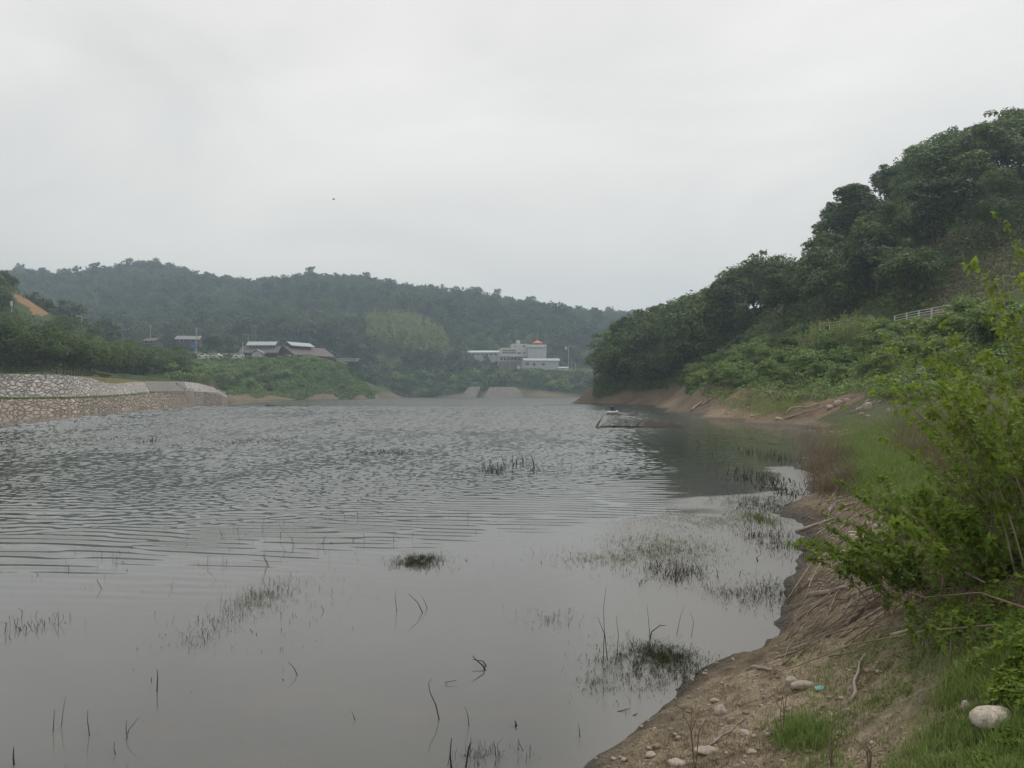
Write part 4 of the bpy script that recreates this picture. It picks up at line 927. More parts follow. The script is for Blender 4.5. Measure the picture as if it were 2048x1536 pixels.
# brown gabled house on the promontory
hz = wz(715, 350)
ho = local('gabled_house', 524, 352, hz, 0, 'large brown house with two wings and pale raised roofs on the promontory', 'house')
wb = gable_walls(MB(), -7.2, 8.0, 4.6, -1.5, 1.9, 4.5); wb.build('wall', M['brown_wall'], ho)
rf = gable(MB(), -8.6, 8.6, 6.0, 1.7, 4.9).build('roof', M['brown_roof'], ho)
MB().box((0.5, 0, 4.0), (11.6, 3.4, 1.4)).build('clerestory_wall', M['brown_wall'], ho)
gable(MB(), -6.2, 6.8, 2.9, 5.2, 6.9).build('raised_roof', M['metal_roof'], ho)
windows(ho, [(-4.6 + i * 1.5, 4.85, 1.1, 0.55, -1.72) for i in range(8)], frame='plaster')
windows(ho, [(-6.0 + i * 2.0, 0.75, 1.4, 1.2, -4.62) for i in range(7)], frame='brown_wall')
eb = MB(); gw = gable_walls(eb, -1.8, 1.8, 2.3, -1.0, 1.6, 2.9); eb.v = [(y + 0.4, x - 6.6, z) for x, y, z in eb.v]; eb.build('entrance_porch', M['plaster'], ho)
er = gable(MB(), -2.4, 1.0, 3.0, 1.45, 3.05, t=0.2); er.v = [(y + 0.4, x - 6.8, z) for x, y, z in er.v]; er.build('porch_roof', M['metal_roof'], ho)
w2 = empty('second_wing', (10.3, -1.2, 0), R(62)); w2.parent = ho
gable_walls(MB(), 0, 25, 4.6, -1.5, 1.7, 4.7).build('wall', M['brown_wall'], w2)
gable(MB(), -0.9, 26, 6.2, 1.0, 5.0).build('roof', M['brown_roof'], w2)
MB().box((8.5, 0, 4.2), (13, 3.4, 1.3)).build('clerestory_wall', M['brown_wall'], w2)
gable(MB(), 1.2, 16, 3.0, 5.2, 6.9).build('raised_roof', M['metal_roof'], w2)
pw = MB()
for i in range(4): pw.box((2.5 + i * 0, -3 + i * 2.0, 0), (0, 0, 0)) if False else pw.box((-0.05, -3 + i * 2.0, -0.2), (0.1, 1.3, 1.4))
pw.build('window', M['plaster_light'], w2)
MB().box((34.5, 16, -1.0), (9, 5, 1.0)).box((34.5, 16, 0.0), (10, 6, 0.3)).build('annex', M['panel'], ho)
# village roofs behind the grove
def small_house(px, D, py_base, wdt, dep, hw, hr_, rz, label, roofm, wallm, over=0.6):
    r = local('village_house', px, D, wz(py_base, D), rz, label, 'house')
    gable_walls(MB(), -wdt / 2, wdt / 2, dep / 2, -2.0, hw, hr_ - 0.1).build('wall', M[wallm], r)
    gable(MB(), -wdt / 2 - over, wdt / 2 + over, dep / 2 + over, hw - 0.15, hr_).build('roof', M[roofm], r)
    windows(r, [(-wdt / 4, hw * 0.5, 1.6, 1.1, -dep / 2 - 0.02), (wdt / 4, hw * 0.5, 1.6, 1.1, -dep / 2 - 0.02)])
    return r
small_house(378, 385, 686, 10.5, 7, 1.5, 3.2, R(8), 'grey roofed village house behind the pole with the blue sign', 'grey_roof', 'brown_wall')
small_house(306, 370, 688, 6.0, 6, 1.2, 2.5, R(-14), 'small brown roofed village house showing just above the grove', 'brown_roof', 'brown_wall')
# white cars and the low wall of the parking lot
lotz = wz(716, 332)
MB().box(((441 - CX) / F * 336, 336, lotz - 1.2), (19.5, 0.3, 2.15)).build('parking_wall', M['plaster_light'])
tag(COL.objects['parking_wall'], 'low pale wall along the parking area left of the gabled house', 'wall')
def car(px, D, z, rz, paint, label):
    r = local('parked_car', px, D, z, rz, label, 'car', 'cars parked by the gabled house')
    pr = [(-2.1, .3), (2.1, .3), (2.15, .75), (1.95, .95), (1.1, 1.0), (.55, 1.48), (-1.3, 1.5), (-1.95, 1.0), (-2.15, .9)]
    MB().prism(pr, -0.85, 0.85).build('body', M[paint], r, bevel=0.04)
    gl = MB()
    for s in (-1, 1): gl.prism([(-1.55, 1.02), (.95, 1.02), (.48, 1.4), (-1.2, 1.42)], s * 0.855, s * 0.865)
    gl.build('window', M['glass'], r)
    wm = MB().tube([(0, -0.1, 0), (0, 0.1, 0)], 0.32, 12).mesh('wheel'); wm.materials.append(M['tyre'])
    for x in (-1.3, 1.3):
        for y in (-0.8, 0.8): link('wheel', wm, parent=r, loc=(x, y, 0.32))
car(406, 331, lotz + .25, R(10), 'car_white', 'white car at the left end of the parking area by the blue sign pole')
car(434, 332, lotz + .35, R(-5), 'car_white', 'white car parked at the middle of the low pale wall')
car(455, 333, lotz + .35, R(80), 'car_dark', 'dark car parked end on between two white ones')
car(478, 331, lotz + .3, R(20), 'car_white', 'white car beside the pole next to the gabled house')

# pale waterworks on the far bank
def bld(name, px, py, D, rz, label, cat='building'): return local(name, px, D, wz(py, D), rz, label, cat)
hall = bld('vaulted_hall', 1080, 742, 522, R(9), 'long grey hall with white curved roof above the far bank')
L2, Wd = 11.4, 5.0
MB().box((0, 0, -2), (2 * L2, 2 * Wd, 8.3)).build('wall', M['panel'], hall)
arc = [(Wd * 1.08 * math.cos(a), 6.1 + 2.0 * math.sin(a)) for a in np.linspace(0, math.pi, 13)]
en = MB().prism([(y, z) for y, z in arc] + [(-Wd, 6.0), (Wd, 6.0)][:0], -L2 + 0.05, L2 - 0.05); en.v = [(y, x, z) for x, y, z in en.v]; en.build('gable_end', M['plaster'], hall)
rv = [(Wd * 1.12 * math.cos(a), 6.25 + 2.05 * math.sin(a)) for a in np.linspace(0, math.pi, 13)] + [(Wd * 1.06 * math.cos(a), 6.1 + 1.95 * math.sin(a)) for a in np.linspace(math.pi, 0, 13)]
ro = MB()
nn_ = 13
V = [(-L2 - .6, y, z) for y, z in rv] + [(L2 + .9, y, z) for y, z in rv]; m_ = len(rv)
ro.add(V, [(i, i + 1, m_ + i + 1, m_ + i) for i in range(m_ - 1)] + [(m_ - 1, 0, m_, 2 * m_ - 1)] + [(i, i + 1, m_ - 2 - i, m_ - 1 - i) for i in range(12)] + [(m_ + i + 1, m_ + i, 2 * m_ - 1 - i, 2 * m_ - 2 - i) for i in range(12)])
ro.build('curved_roof', M['metal_roof'], hall)
windows(hall, [(-9.4, 4.3, 2.4, 1.5, -Wd - .02), (-4.9, 4.1, 1.9, 1.6, -Wd - .02), (1.2, 4.2, 2.0, 1.3, -Wd - .02), (-9.8, 0.6, 1.2, 1.8, -Wd - .02)], frame='plaster')
MB().box((-6.4, -Wd - 0.2, 2.6), (2.8, 0.4, 0.2)).build('ledge', M['plaster'], hall)
main = bld('waterworks_building', 1024, 722, 545, R(4), 'cream stepped office block with ribbon windows and roof tank on the far bank')
MB().box((0, 0, -3), (19.5, 9, 6.5)).build('lower_storey', M['panel'], main)
MB().box((0.8, 0.4, 3.55), (18.2, 8.6, 5.2)).build('middle_storey', M['plaster'], main)
MB().box((4.8, 0.6, 8.76), (10.6, 8, 2.8)).build('upper_storey', M['plaster'], main)
MB().box((0.4, -0.8, 3.0), (20.5, 9.2, 0.5)).build('ledge', M['plaster_light'], main)
pf = MB().add([(-8.4, -4, 8.75), (-6.6, -4, 10.2), (-0.5, -4, 8.75), (-8.4, 4, 8.75), (-6.6, 4, 10.2), (-0.5, 4, 8.75)], [(0, 1, 2), (5, 4, 3), (0, 3, 4, 1), (1, 4, 5, 2), (0, 2, 5, 3)])
windows(main, [(-5.9 + i * 1.55, 6.9, 1.25, .9, -3.92) for i in range(6)] + [(-5.9 + i * 1.55, 5.4, 1.25, .9, -3.92) for i in range(6)] + [(4.6, 5.3, 2.3, .9, -3.92), (7.9, 5.3, 1.6, .9, -3.92), (8.0, 10.0, 1.8, .9, -3.42), (2.0, 10.0, 0.6, .9, -3.42), (2.0, 5.4, .5, .9, -3.92)], frame='plaster')
windows(main, [(-7.5 + i * 2.4, 1.1, 1.7, 1.8, -4.52) for i in range(6)], frame='panel')
MB().box((3, -6.4, 2.4), (9.5, 4, 0.3)).build('canopy', M['metal_roof'], main)
tk = MB().tube([(4.2, 1, 11.5), (4.2, 1, 13.7)], 1.45, 16).build('roof_tank', M['steel'], main)
MB().tube([(4.2, 1, 13.68), (4.2, 1, 14.1)], [1.55, 1.2], 16).build('tank_lid', M['white'], tk)
MB().box((9.9, 0, 3.5), (1.6, 7, 6.4)).build('stair_tower', M['panel'], main)
tw = bld('lookout_tower', 1072, 719, 538, R(3), 'grey lookout block with roof terrace and orange sun canopy')
MB().box((-0.9, 0, -3), (9.6, 8, 11.2)).build('wall', M['panel'], tw)
MB().box((0.3, -0.2, 8.2), (13.0, 9.4, 0.9)).build('terrace_slab', M['plaster_light'], tw)
pa = MB()
for y in (-4.7, 4.3): pa.box((0.3, y, 9.1), (12.8, 0.12, 0.75))
for x in (-6.0, 6.6): pa.box((x, -0.2, 9.1), (0.12, 8.8, 0.75))
pa.build('parapet', M['plaster'], tw)
cm_ = MB().box((0, 0, -3), (0.7, 0.7, 11.2)).mesh('column'); cm_.materials.append(M['plaster_light'])
for x, y in ((4.7, -3.6), (6.2, -3.6), (6.2, 3.4), (4.7, 3.4)): link('column', cm_, parent=tw, loc=(x, y, 0))
can = MB().add([(-3.2 + 1, -2.6, 11.3), (3.2 + 1, -2.6, 11.3), (3.2 + 1, 2.6, 11.3), (-3.2 + 1, 2.6, 11.3), (1, 0, 12.9), (-3.2 + 1, -2.6, 11.1), (3.2 + 1, -2.6, 11.1), (3.2 + 1, 2.6, 11.1), (-3.2 + 1, 2.6, 11.1)],
               [(0, 1, 4), (1, 2, 4), (2, 3, 4), (3, 0, 4), (5, 6, 1, 0), (6, 7, 2, 1), (7, 8, 3, 2), (8, 5, 0, 3), (8, 7, 6, 5)]).build('sun_canopy', M['orange'], tw)
cl_ = MB()
for x in (-2, 4): 
    for y in (-2.3, 2.3): cl_.box((x, y, 9.1), (0.15, 0.15, 2.1))
cl_.build('canopy_frame', M['steel'], tw)
MB().tube([(1, 1, 12.6), (1, 1, 19.5)], [0.09, 0.05], 6).build('antenna', M['steel'], tw)
windows(tw, [(-3.8, -0.2, 1.9, .8, -4.02), (1.9, -0.2, 1.9, .8, -4.02)], frame='panel')
lg = bld('long_shed', 966, 713, 556, R(-3), 'long low building with pale green roof left of the cream block')
MB().box((0, 0, -7), (23, 7, 9.6)).build('wall', M['panel'], lg)
gable(MB(), -12, 12, 4.2, 2.5, 3.9).build('roof', M['green_roof'], lg)
windows(lg, [(-9 + i * 3.0, 1.3, 1.8, 1.0, -3.52) for i in range(7)])
sh = bld('small_shed', 1126, 742, 520, R(5), 'small white roofed shed right of the curved roof hall')
MB().box((0, 0, -2), (6.6, 4, 3.9)).build('wall', M['plaster_light'], sh)
gable(MB(), -3.7, 3.7, 2.6, 1.85, 2.6, t=0.15).build('roof', M['white'], sh)
rw = bld('retaining_wall', 1020, 738, 532, R(2), 'dark brown retaining wall below the cream office block', 'wall')
MB().box((0, 0, -4), (15, 1.2, 9.0)).build('wall', plain('dark_wall', (0.15, 0.135, 0.125), 0.9, 0.3, 0.5), rw)
for i in range(3): MB().box((-5 + i * 5, -0.75, -4), (0.4, 0.3, 9.0)).build('buttress', M['concrete'], rw)
dish = bld('satellite_dish', 1037.5, 738, 517, 0, 'white round satellite dish on a post beside the curved roof hall', 'satellite dish')
MB().tube([(0, 0, -1), (0, 0, 1.2)], 0.09, 6).build('post', M['steel'], dish)
dm = MB(); V = []; Fs = []
for i, (rr, yy) in enumerate([(0.0, 0.25), (0.5, 0.2), (0.95, 0.06), (1.3, -0.12), (1.32, -0.06), (0.95, 0.14), (0.5, 0.28), (0.0, 0.33)]):
    for k in range(16): V.append((rr * math.cos(k * math.pi / 8), yy, 1.35 + rr * math.sin(k * math.pi / 8)))
for i in range(7):
    for k in range(16): Fs.append((i * 16 + k, i * 16 + (k + 1) % 16, (i + 1) * 16 + (k + 1) % 16, (i + 1) * 16 + k))
dm.add(V, Fs).build('bowl', M['white'], dish); dish.rotation_euler = (0, 0, R(-28))
# concrete slopes at the waterline of the far bank
def slab(name, pts, label):
    """pts: lower-left, lower-right, upper-right, upper-left as (px, py, D)"""
    P = [W(*p) for p in pts]; Bk = [p + Vector((0, 7, -2.5)) for p in P]
    P[0].z = P[1].z = min(P[0].z, -0.2)
    o = MB().add(P + Bk, [(0, 1, 2, 3), (7, 6, 5, 4), (0, 4, 5, 1), (1, 5, 6, 2), (2, 6, 7, 3), (3, 7, 4, 0)]).build(name, M['concrete'])
    return tag(o, label, 'concrete slope')
slab('concrete_slope', [(967, 795.6, 466), (1048, 795.6, 466), (1033, 774, 476), (979, 774, 476)], 'broad pale concrete slope rising out of the far waterline')
slab('concrete_slope', [(922, 795.4, 468), (952, 795.4, 468), (961, 773.5, 477), (938, 773.5, 477)], 'smaller grey concrete slope left of the broad one')

# ------------------------------------------------------------------ poles
def pole(px, pyb, pyt, D, label, arms=(), lamp=None, rad=0.14, cat='utility pole', mat='steel', group=None, name='utility_pole', extra=None):
    zb, zt = wz(pyb, D), wz(pyt, D); h = zt - zb
    r = local(name, px, D, zb, 0, label, cat, group)
    MB().tube([(0, 0, -1.5), (0, 0, h)], [rad * 1.15, rad * 0.75], 8).build('pole', M[mat], r)
    for z, l in arms: MB().box((0, -0.15, h - z), (l, 0.12, 0.12)).build('crossarm', M['steel'], r)
    if lamp:
        a = MB().tube([(0, 0, h - 0.3), (lamp * 0.5, 0, h + 0.25), (lamp, 0, h + 0.1)], 0.06, 6).build('lamp_arm', M['steel'], r)
        MB().box((lamp * 1.15, 0, h - 0.05), (abs(lamp) * 0.45 + 0.3, 0.3, 0.16)).build('lamp', M['white'], a)
    return r
p = pole(392, 717, 654, 338, 'tall utility pole with crossarms beside the blue sign', [(0.6, 2.2), (1.5, 1.6), (2.6, 1.2)], rad=0.18)
MB().tube([(0.35, 0, 8.6), (0.35, 0, 9.4)], 0.28, 10).build('transformer', M['steel'], p)
bs = local('road_sign', 387, 337, wz(716, 337), 0, 'blue rectangular sign on a post left of the tall utility pole', 'sign')
MB().tube([(0.6, 0, -1), (0.6, 0, 6.0)], 0.08, 6).build('post', M['steel'], bs); MB().box((0, -0.12, 4.1), (2.3, 0.08, 1.75)).build('sign_panel', M['blue'], bs)
pole(485, 716, 683, 336, 'plain pale pole at the left corner of the gabled house', rad=0.2)
pole(496, 716, 669, 358, 'street lamp with arm behind the left end of the gabled house', lamp=-1.6, name='street_lamp', cat='street lamp', rad=0.1)
pole(300, 690, 649, 372, 'thin utility pole with crossarm above the village roof', [(0.5, 1.8), (1.3, 1.3)])
pole(235, 690, 656, 345, 'thin pole rising from the grove between two other poles')
pole(163, 668, 632, 282, 'pole with side lamp below the orange cut on the low hill', [(1.2, 1.0)], lamp=-1.4)
p = pole(22.5, 640, 601, 205, 'grey pole with white box below the orange cut', rad=0.1)
MB().box((0, -0.2, 3.6), (0.4, 0.35, 1.2)).build('meter_box', M['white'], p)
pole(661, 712, 702, 395, 'short lamp post beyond the flat annex of the gabled house', lamp=0.9, name='street_lamp', cat='street lamp', rad=0.1)
ms = local('lattice_mast', 508, 420, wz(712, 420), 0, 'thin lattice mast behind the gabled house', 'mast')
for x in (-0.95, 0.95): MB().tube([(x, 0, -1), (x, 0, wz(649, 420) - wz(712, 420))], 0.07, 5).build('upright', M['steel'], ms)
for z in (11.5, 13.5, 15.5): MB().box((0, 0, z), (1.9, 0.09, 0.09)).build('rung', M['steel'], ms)
p = pole(1137, 742, 693, 518, 'tallest pole right of the hall with white floodlight', [], lamp=3.0, rad=0.2)
fl_ = MB().tube([(-1.75, 0, 13.9), (-1.7, 0, 15.9)], [0.6, 0.75], 12).build('floodlight', M['white'], p); MB().box((-0.9, 0, 14.4), (1.8, 0.15, 0.15)).build('bracket', M['steel'], p)
pole(1143, 742, 717, 519, 'short plain pole between tall pole and curved street lamp', rad=0.14)
def curved_lamp(px, D, pyb, pyt, label):
    zb = wz(pyb, D); h = wz(pyt, D) - zb; r = local('street_lamp', px, D, zb, 0, label, 'street lamp')
    MB().tube([(0, 0, -1), (0, 0, h * 0.75), (-0.3, 0, h * 0.93), (-1.0, 0, h), (-1.5, 0, h * 0.97)], 0.11, 8).build('pole', M['white'], r)
    MB().box((-1.7, 0, h * 0.94), (0.7, 0.25, 0.15)).build('lamp', M['white'], r)
curved_lamp(1151, 520, 742, 724, 'white street lamp with curved top near the right end of the far bank')
pole(928, 736, 700, 515, 'pale pole left of the buildings at the edge of the far bank trees', rad=0.17)
pole(996, 706, 692, 552, 'thin pole above the long green roofed building', rad=0.1)
pole(1020, 740, 716, 520, 'thin pole standing before the dark retaining wall', rad=0.12)

# orange cut in the left hill
def ground_far(px, py, D0):
    j = int(np.clip(round((px - gpx[0]) / (gpx[1] - gpx[0])), 0, NC - 1)); i0 = int(np.searchsorted(gD, D0)); col = PYG[i0:, j]
    k = int(np.argmax(col <= py)); k = max(k, 1); t = (col[k - 1] - py) / max(col[k - 1] - col[k], 1e-6); D = gD[i0 + k - 1] + np.clip(t, 0, 1) * (gD[i0 + k] - gD[i0 + k - 1])
    return W(px, py, D)

# ------------------------------------------------------------------ people, boat, dead tree
def body(name, joints, bones, radii, mat, parent, loc=(0, 0, 0), sub=2, root=0):
    me = bpy.data.meshes.new(name); me.from_pydata(joints, bones, [])
    o = link(name, me, mat, parent, loc)
    bm = bmesh.new(); bm.from_mesh(me); lay = bm.verts.layers.skin.verify(); bm.verts.ensure_lookup_table()
    for v, r_ in zip(bm.verts, radii): v[lay].radius = (r_, r_) if not hasattr(r_, '__len__') else r_
    bm.verts[root][lay].use_root = True; bm.to_mesh(me); bm.free()
    o.modifiers.new('skin', 'SKIN').use_smooth_shade = True
    s = o.modifiers.new('sub', 'SUBSURF'); s.levels = s.render_levels = sub
    return o
def standing(px, py, D, rz, label, shirt, trousers, ht, arm):
    q = W(px, py, D); q.z = max(zat(q.x, q.y), 0.02)
    r = tag(empty('person', q, rz), label, 'person', 'people standing on the mud shore'); s = ht / 1.72; r.scale = (s, s, s)
    J = [(0, 0, .95), (0, 0.01, 1.15), (0, 0.01, 1.38), (0, 0, 1.48), (0, -.01, 1.58), (0, -.015, 1.67), (.19, 0, 1.41), (.25, -.02, 1.14), (.24, -.1 - arm, .95 + arm), (-.19, 0, 1.41), (-.25, .02, 1.14), (-.24, -.08, .92), (.1, 0, .90), (.11, -.02, .5), (.12, .02, .09), (.13, -.12, .04), (-.1, 0, .90), (-.11, .03, .5), (-.12, .06, .09), (-.13, -.08, .04)]
    E = [(0, 1), (1, 2), (2, 3), (3, 4), (4, 5), (2, 6), (6, 7), (7, 8), (2, 9), (9, 10), (10, 11), (0, 12), (12, 13), (13, 14), (14, 15), (0, 16), (16, 17), (17, 18), (18, 19)]
    Rd = [.13, .12, .14, .055, .09, .08, .06, .042, .035, .06, .042, .035, .085, .06, .04, .035, .085, .06, .04, .035]
    body('body', J, E, Rd, M['skin'], r)
    body('shirt', [J[i] for i in (0, 1, 2, 6, 7, 9, 10)], [(0, 1), (1, 2), (2, 3), (3, 4), (2, 5), (5, 6)], [.15, .145, .165, .08, .06, .08, .06], M[shirt], r)
    body('trousers', [J[i] for i in (0, 12, 13, 14, 16, 17, 18)], [(0, 1), (1, 2), (2, 3), (0, 4), (4, 5), (5, 6)], [.14, .1, .08, .065, .1, .08, .065], M[trousers], r)
    body('hair', [(0, .01, 1.66), (0, .02, 1.71)], [(0, 1)], [.09, .075], M['cloth_dark'], r)
standing(448.8, 801, 238, R(25), 'person in white shirt and dark trousers standing on the mud shore', 'shirt_white', 'cloth_grey', 1.70, 0.15)
standing(454, 801.5, 239, R(-40), 'shorter person in dark clothes beside the one in white', 'cloth_dark', 'cloth_dark', 1.45, 0.05)
# angler in a small inflatable
bp_ = W(1224.5, 828.5, 94); bp_.z = 0.0
bt = tag(empty('inflatable_boat', bp_, R(68)), 'small white and dark red inflatable boat carrying the angler', 'boat')
ring = [(0.9 * math.cos(a) * (1.25 if math.cos(a) > 0 else 1), 0.48 * math.sin(a), 0.22 + 0.10 * max(0, math.cos(a)) ** 2) for a in np.linspace(0, 2 * math.pi, 25)]
MB().tube(ring, 0.17, 10, cap=False).build('upper_tube', M['white_rubber'], bt, smooth=True)
MB().tube([(x * 1.01, y * 1.01, z - 0.17) for x, y, z in ring], 0.15, 10, cap=False).build('lower_tube', M['red_rubber'], bt, smooth=True)
MB().prism([(-0.8, 0.04), (0.95, 0.04), (0.95, 0.12), (-0.8, 0.12)], -0.42, 0.42).build('floor', M['red_rubber'], bt)
MB().box((-0.25, 0, 0.12), (0.3, 0.8, 0.18)).build('seat', M['cloth_grey'], bt)
an = tag(empty('person', bp_ + Vector((0.0, -0.1, 0.0)), R(40)), 'person in dark clothing and cap sitting in the small inflatable boat', 'person')
J = [(0, .1, .40), (0, .12, .60), (0, .08, .82), (0, .05, .93), (0, .02, 1.02), (0, 0, 1.10), (.19, .06, .84), (.25, -.08, .62), (.12, -.30, .62), (-.19, .06, .84), (-.26, -.06, .62), (-.1, -.28, .58), (.11, .02, .38), (.14, -.38, .46), (.14, -.55, .18), (-.11, .02, .38), (-.15, -.36, .46), (-.15, -.52, .18)]
E = [(0, 1), (1, 2), (2, 3), (3, 4), (4, 5), (2, 6), (6, 7), (7, 8), (2, 9), (9, 10), (10, 11), (0, 12), (12, 13), (13, 14), (0, 15), (15, 16), (16, 17)]
body('body', J, E, [.14, .13, .15, .055, .09, .08, .06, .042, .035, .06, .042, .035, .09, .07, .045, .09, .07, .045], M['skin'], an)
body('jacket', [J[i] for i in (0, 1, 2, 6, 7, 8, 9, 10, 11)], [(0, 1), (1, 2), (2, 3), (3, 4), (4, 5), (2, 6), (6, 7), (7, 8)], [.16, .155, .175, .085, .06, .045, .085, .06, .045], M['cloth_dark'], an)
body('trousers', [J[i] for i in (0, 12, 13, 14, 15, 16, 17)], [(0, 1), (1, 2), (2, 3), (0, 4), (4, 5), (5, 6)], [.15, .105, .085, .06, .105, .085, .06], M['cloth_dark'], an)
body('cap', [(0, .02, 1.10), (0, .01, 1.14), (0, -.12, 1.09)], [(0, 1), (1, 2)], [.1, .07, (.05, .03)], M['cloth_grey'], an)
rod = MB().tube([bp_ + Vector((0.1, -0.35, .6)), bp_ + Vector((-0.5, -1.0, 1.0)), bp_ + Vector((-1.2, -1.7, 1.25))], [0.02, 0.014, 0.006], 5).build('fishing_rod', M['wet_stick']); tag(rod, 'thin fishing rod held by the person in the boat', 'fishing rod')
# fallen dead tree in the shallows
d0 = W(1193, 854.5, 57.5); d0.z = 0
dt = tag(empty('dead_tree', d0), 'fallen dead tree in the water with arching forked limb and grey twigs', 'dead tree')
MB().tube([(-0.05, 0, -.5), (0.02, 0, 0.1), (0.18, 0, 0.45), (0.42, 0, 0.72)], [0.11, 0.085, 0.06, 0.035], 7).tube([(0.0, 0.05, -.3), (0.14, 0.05, 0.2), (0.3, 0.02, 0.5), (0.42, 0, 0.72)], [0.05, 0.04, 0.03, 0.02], 6).build('leaning_limb', M['drift'], dt, smooth=True)
MB().tube([(0.40, 0, 0.70), (0.35, 0, 0.85), (0.42, 0, 0.98)], [0.03, 0.02, 0.008], 5).tube([(0.41, 0, 0.72), (0.55, 0, 0.86), (0.62, 0, 0.95)], [0.03, 0.018, 0.008], 5).build('forked_tip', M['drift'], dt)
g_ = np.random.default_rng(202); b = MB(); b.tube([(-0.1, 0, 0.0), (1.2, 0.2, 0.06), (3.0, 0.3, 0.05), (5.4, 0.7, -0.02)], [0.07, 0.07, 0.05, 0.02], 6); b.build('trunk', M['wet_stick'], dt)
b = MB()
for i in range(330):
    x = g_.uniform(0.3, 6.2) ** 1.0; y = g_.normal(0.35, 0.35); l = g_.uniform(0.35, 1.0) * (0.35 + 0.6 * math.sin(min(1, max(0, (x) / 6.0)) * math.pi)); a = g_.uniform(-1, 1)
    b.tube([(x, y, -.03), (x + a * l * 0.35 + 0.1, y + g_.normal(0, .1), l * 0.5), (x + a * l * 0.9 + 0.25, y + g_.normal(0, .2), l * g_.uniform(0.7, 1.0))], [0.010, 0.007, 0.003], 3, cap=False)
b.build('twigs', M['twig'], dt)
# far bird against the cloud
bd = W(667, 399, 260); M['bird'] = plain('bird_grey', (0.42, 0.42, 0.43), 0.9, 0.1)
br = tag(empty('bird', bd, R(20)), 'tiny grey bird gliding against the pale cloud', 'bird')
body('body', [(-.5, 0, 0), (0, 0, 0.02), (.45, 0, .05), (.62, 0, .04)], [(0, 1), (1, 2), (2, 3)], [.05, .13, .08, .03], M['bird'], br)
for s in (-1, 1): MB().add([(.3, s * .1, .05), (.15, s * .9, .28), (-.05, s * 1.5, .12), (-.2, s * .9, .22), (-.3, s * .1, .04), (.3, s * .1, .0), (.15, s * .9, .25), (-.05, s * 1.5, .1), (-.2, s * .9, .2), (-.3, s * .1, .0)], [(0, 1, 3, 4), (1, 2, 3), (9, 8, 6, 5), (8, 7, 6), (0, 5, 6, 1), (1, 6, 7, 2), (2, 7, 8, 3), (3, 8, 9, 4), (4, 9, 5, 0)]).build('wing', M['bird'], br)
# ------------------------------------------------------------------ near bank: rocks, driftwood, shrubs, grass
def rock_mesh(name, seed, sx=1.0, sy=0.7, sz=0.55, amp=0.22, sub=3):
    bm = bmesh.new(); bmesh.ops.create_icosphere(bm, subdivisions=sub, radius=0.5)
    g = np.random.default_rng(seed); off = g.uniform(0, 50, 3); pl = [(Vector(unit(g.normal(size=3))), g.uniform(0.30, 0.44)) for _ in range(7)]
    for v in bm.verts:
        p = v.co.copy(); 
        for nrm, d in pl:
            k = p.dot(nrm) - d
            if k > 0: p -= nrm * k * 0.85
        q = p.normalized(); s = 1 + amp * float(fbm(np.array(q.x * 2 + off[0] + q.z), np.array(q.y * 2 + off[1] - q.z), seed, 3)) * 1.5
        v.co = Vector((p.x * s * sx, p.y * s * sy, p.z * s * sz))
    me = bpy.data.meshes.new(name); bm.to_mesh(me); bm.free(); me.polygons.foreach_set('use_smooth', [True] * len(me.polygons)); return me
def round_rock(name, seed, sx, sy, sz):
    bm = bmesh.new(); bmesh.ops.create_icosphere(bm, subdivisions=4, radius=0.5)
    for v in bm.verts:
        q = v.co.normalized(); s = 1 + 0.22 * float(fbm(np.array(q.x * 1.6 + seed + q.z * .7), np.array(q.y * 1.6 - q.z), seed, 4)); v.co = Vector((q.x * s * sx, q.y * s * sy, q.z * s * sz)) * 0.5
    me = bpy.data.meshes.new(name); bm.to_mesh(me); bm.free(); me.polygons.foreach_set('use_smooth', [True] * len(me.polygons)); return me
def put_rock(px, py, wpx, label, mat='rock', seed=None, asp=(1, .7, .5), rz=None, group=None, name='rock', sink=0.30, tilt=0.0):
    q = ground(px, py); s = wpx / F * q.y
    me = (round_rock if name == 'boulder' else rock_mesh)(name, seed or int(px * 7 + py), *asp); o = link(name, me, M[mat], loc=q + Vector((0, 0, s * asp[2] * (0.5 - sink) * 0.8)))
    o.scale = (s, s, s); o.rotation_euler = (0, tilt, random.uniform(-0.6, 0.6) if rz is None else rz); return tag(o, label, 'rock', group)
put_rock(1985, 1440, 94, 'large smooth pale boulder lying in the green grass', 'boulder', 12, (1.0, .8, .52), 0.1, name='boulder', sink=0.38)
put_rock(1926, 1414, 26, 'small pale stone in the grass left of the large boulder', 'boulder', 6, (.8, .7, 1.0), 0.3)
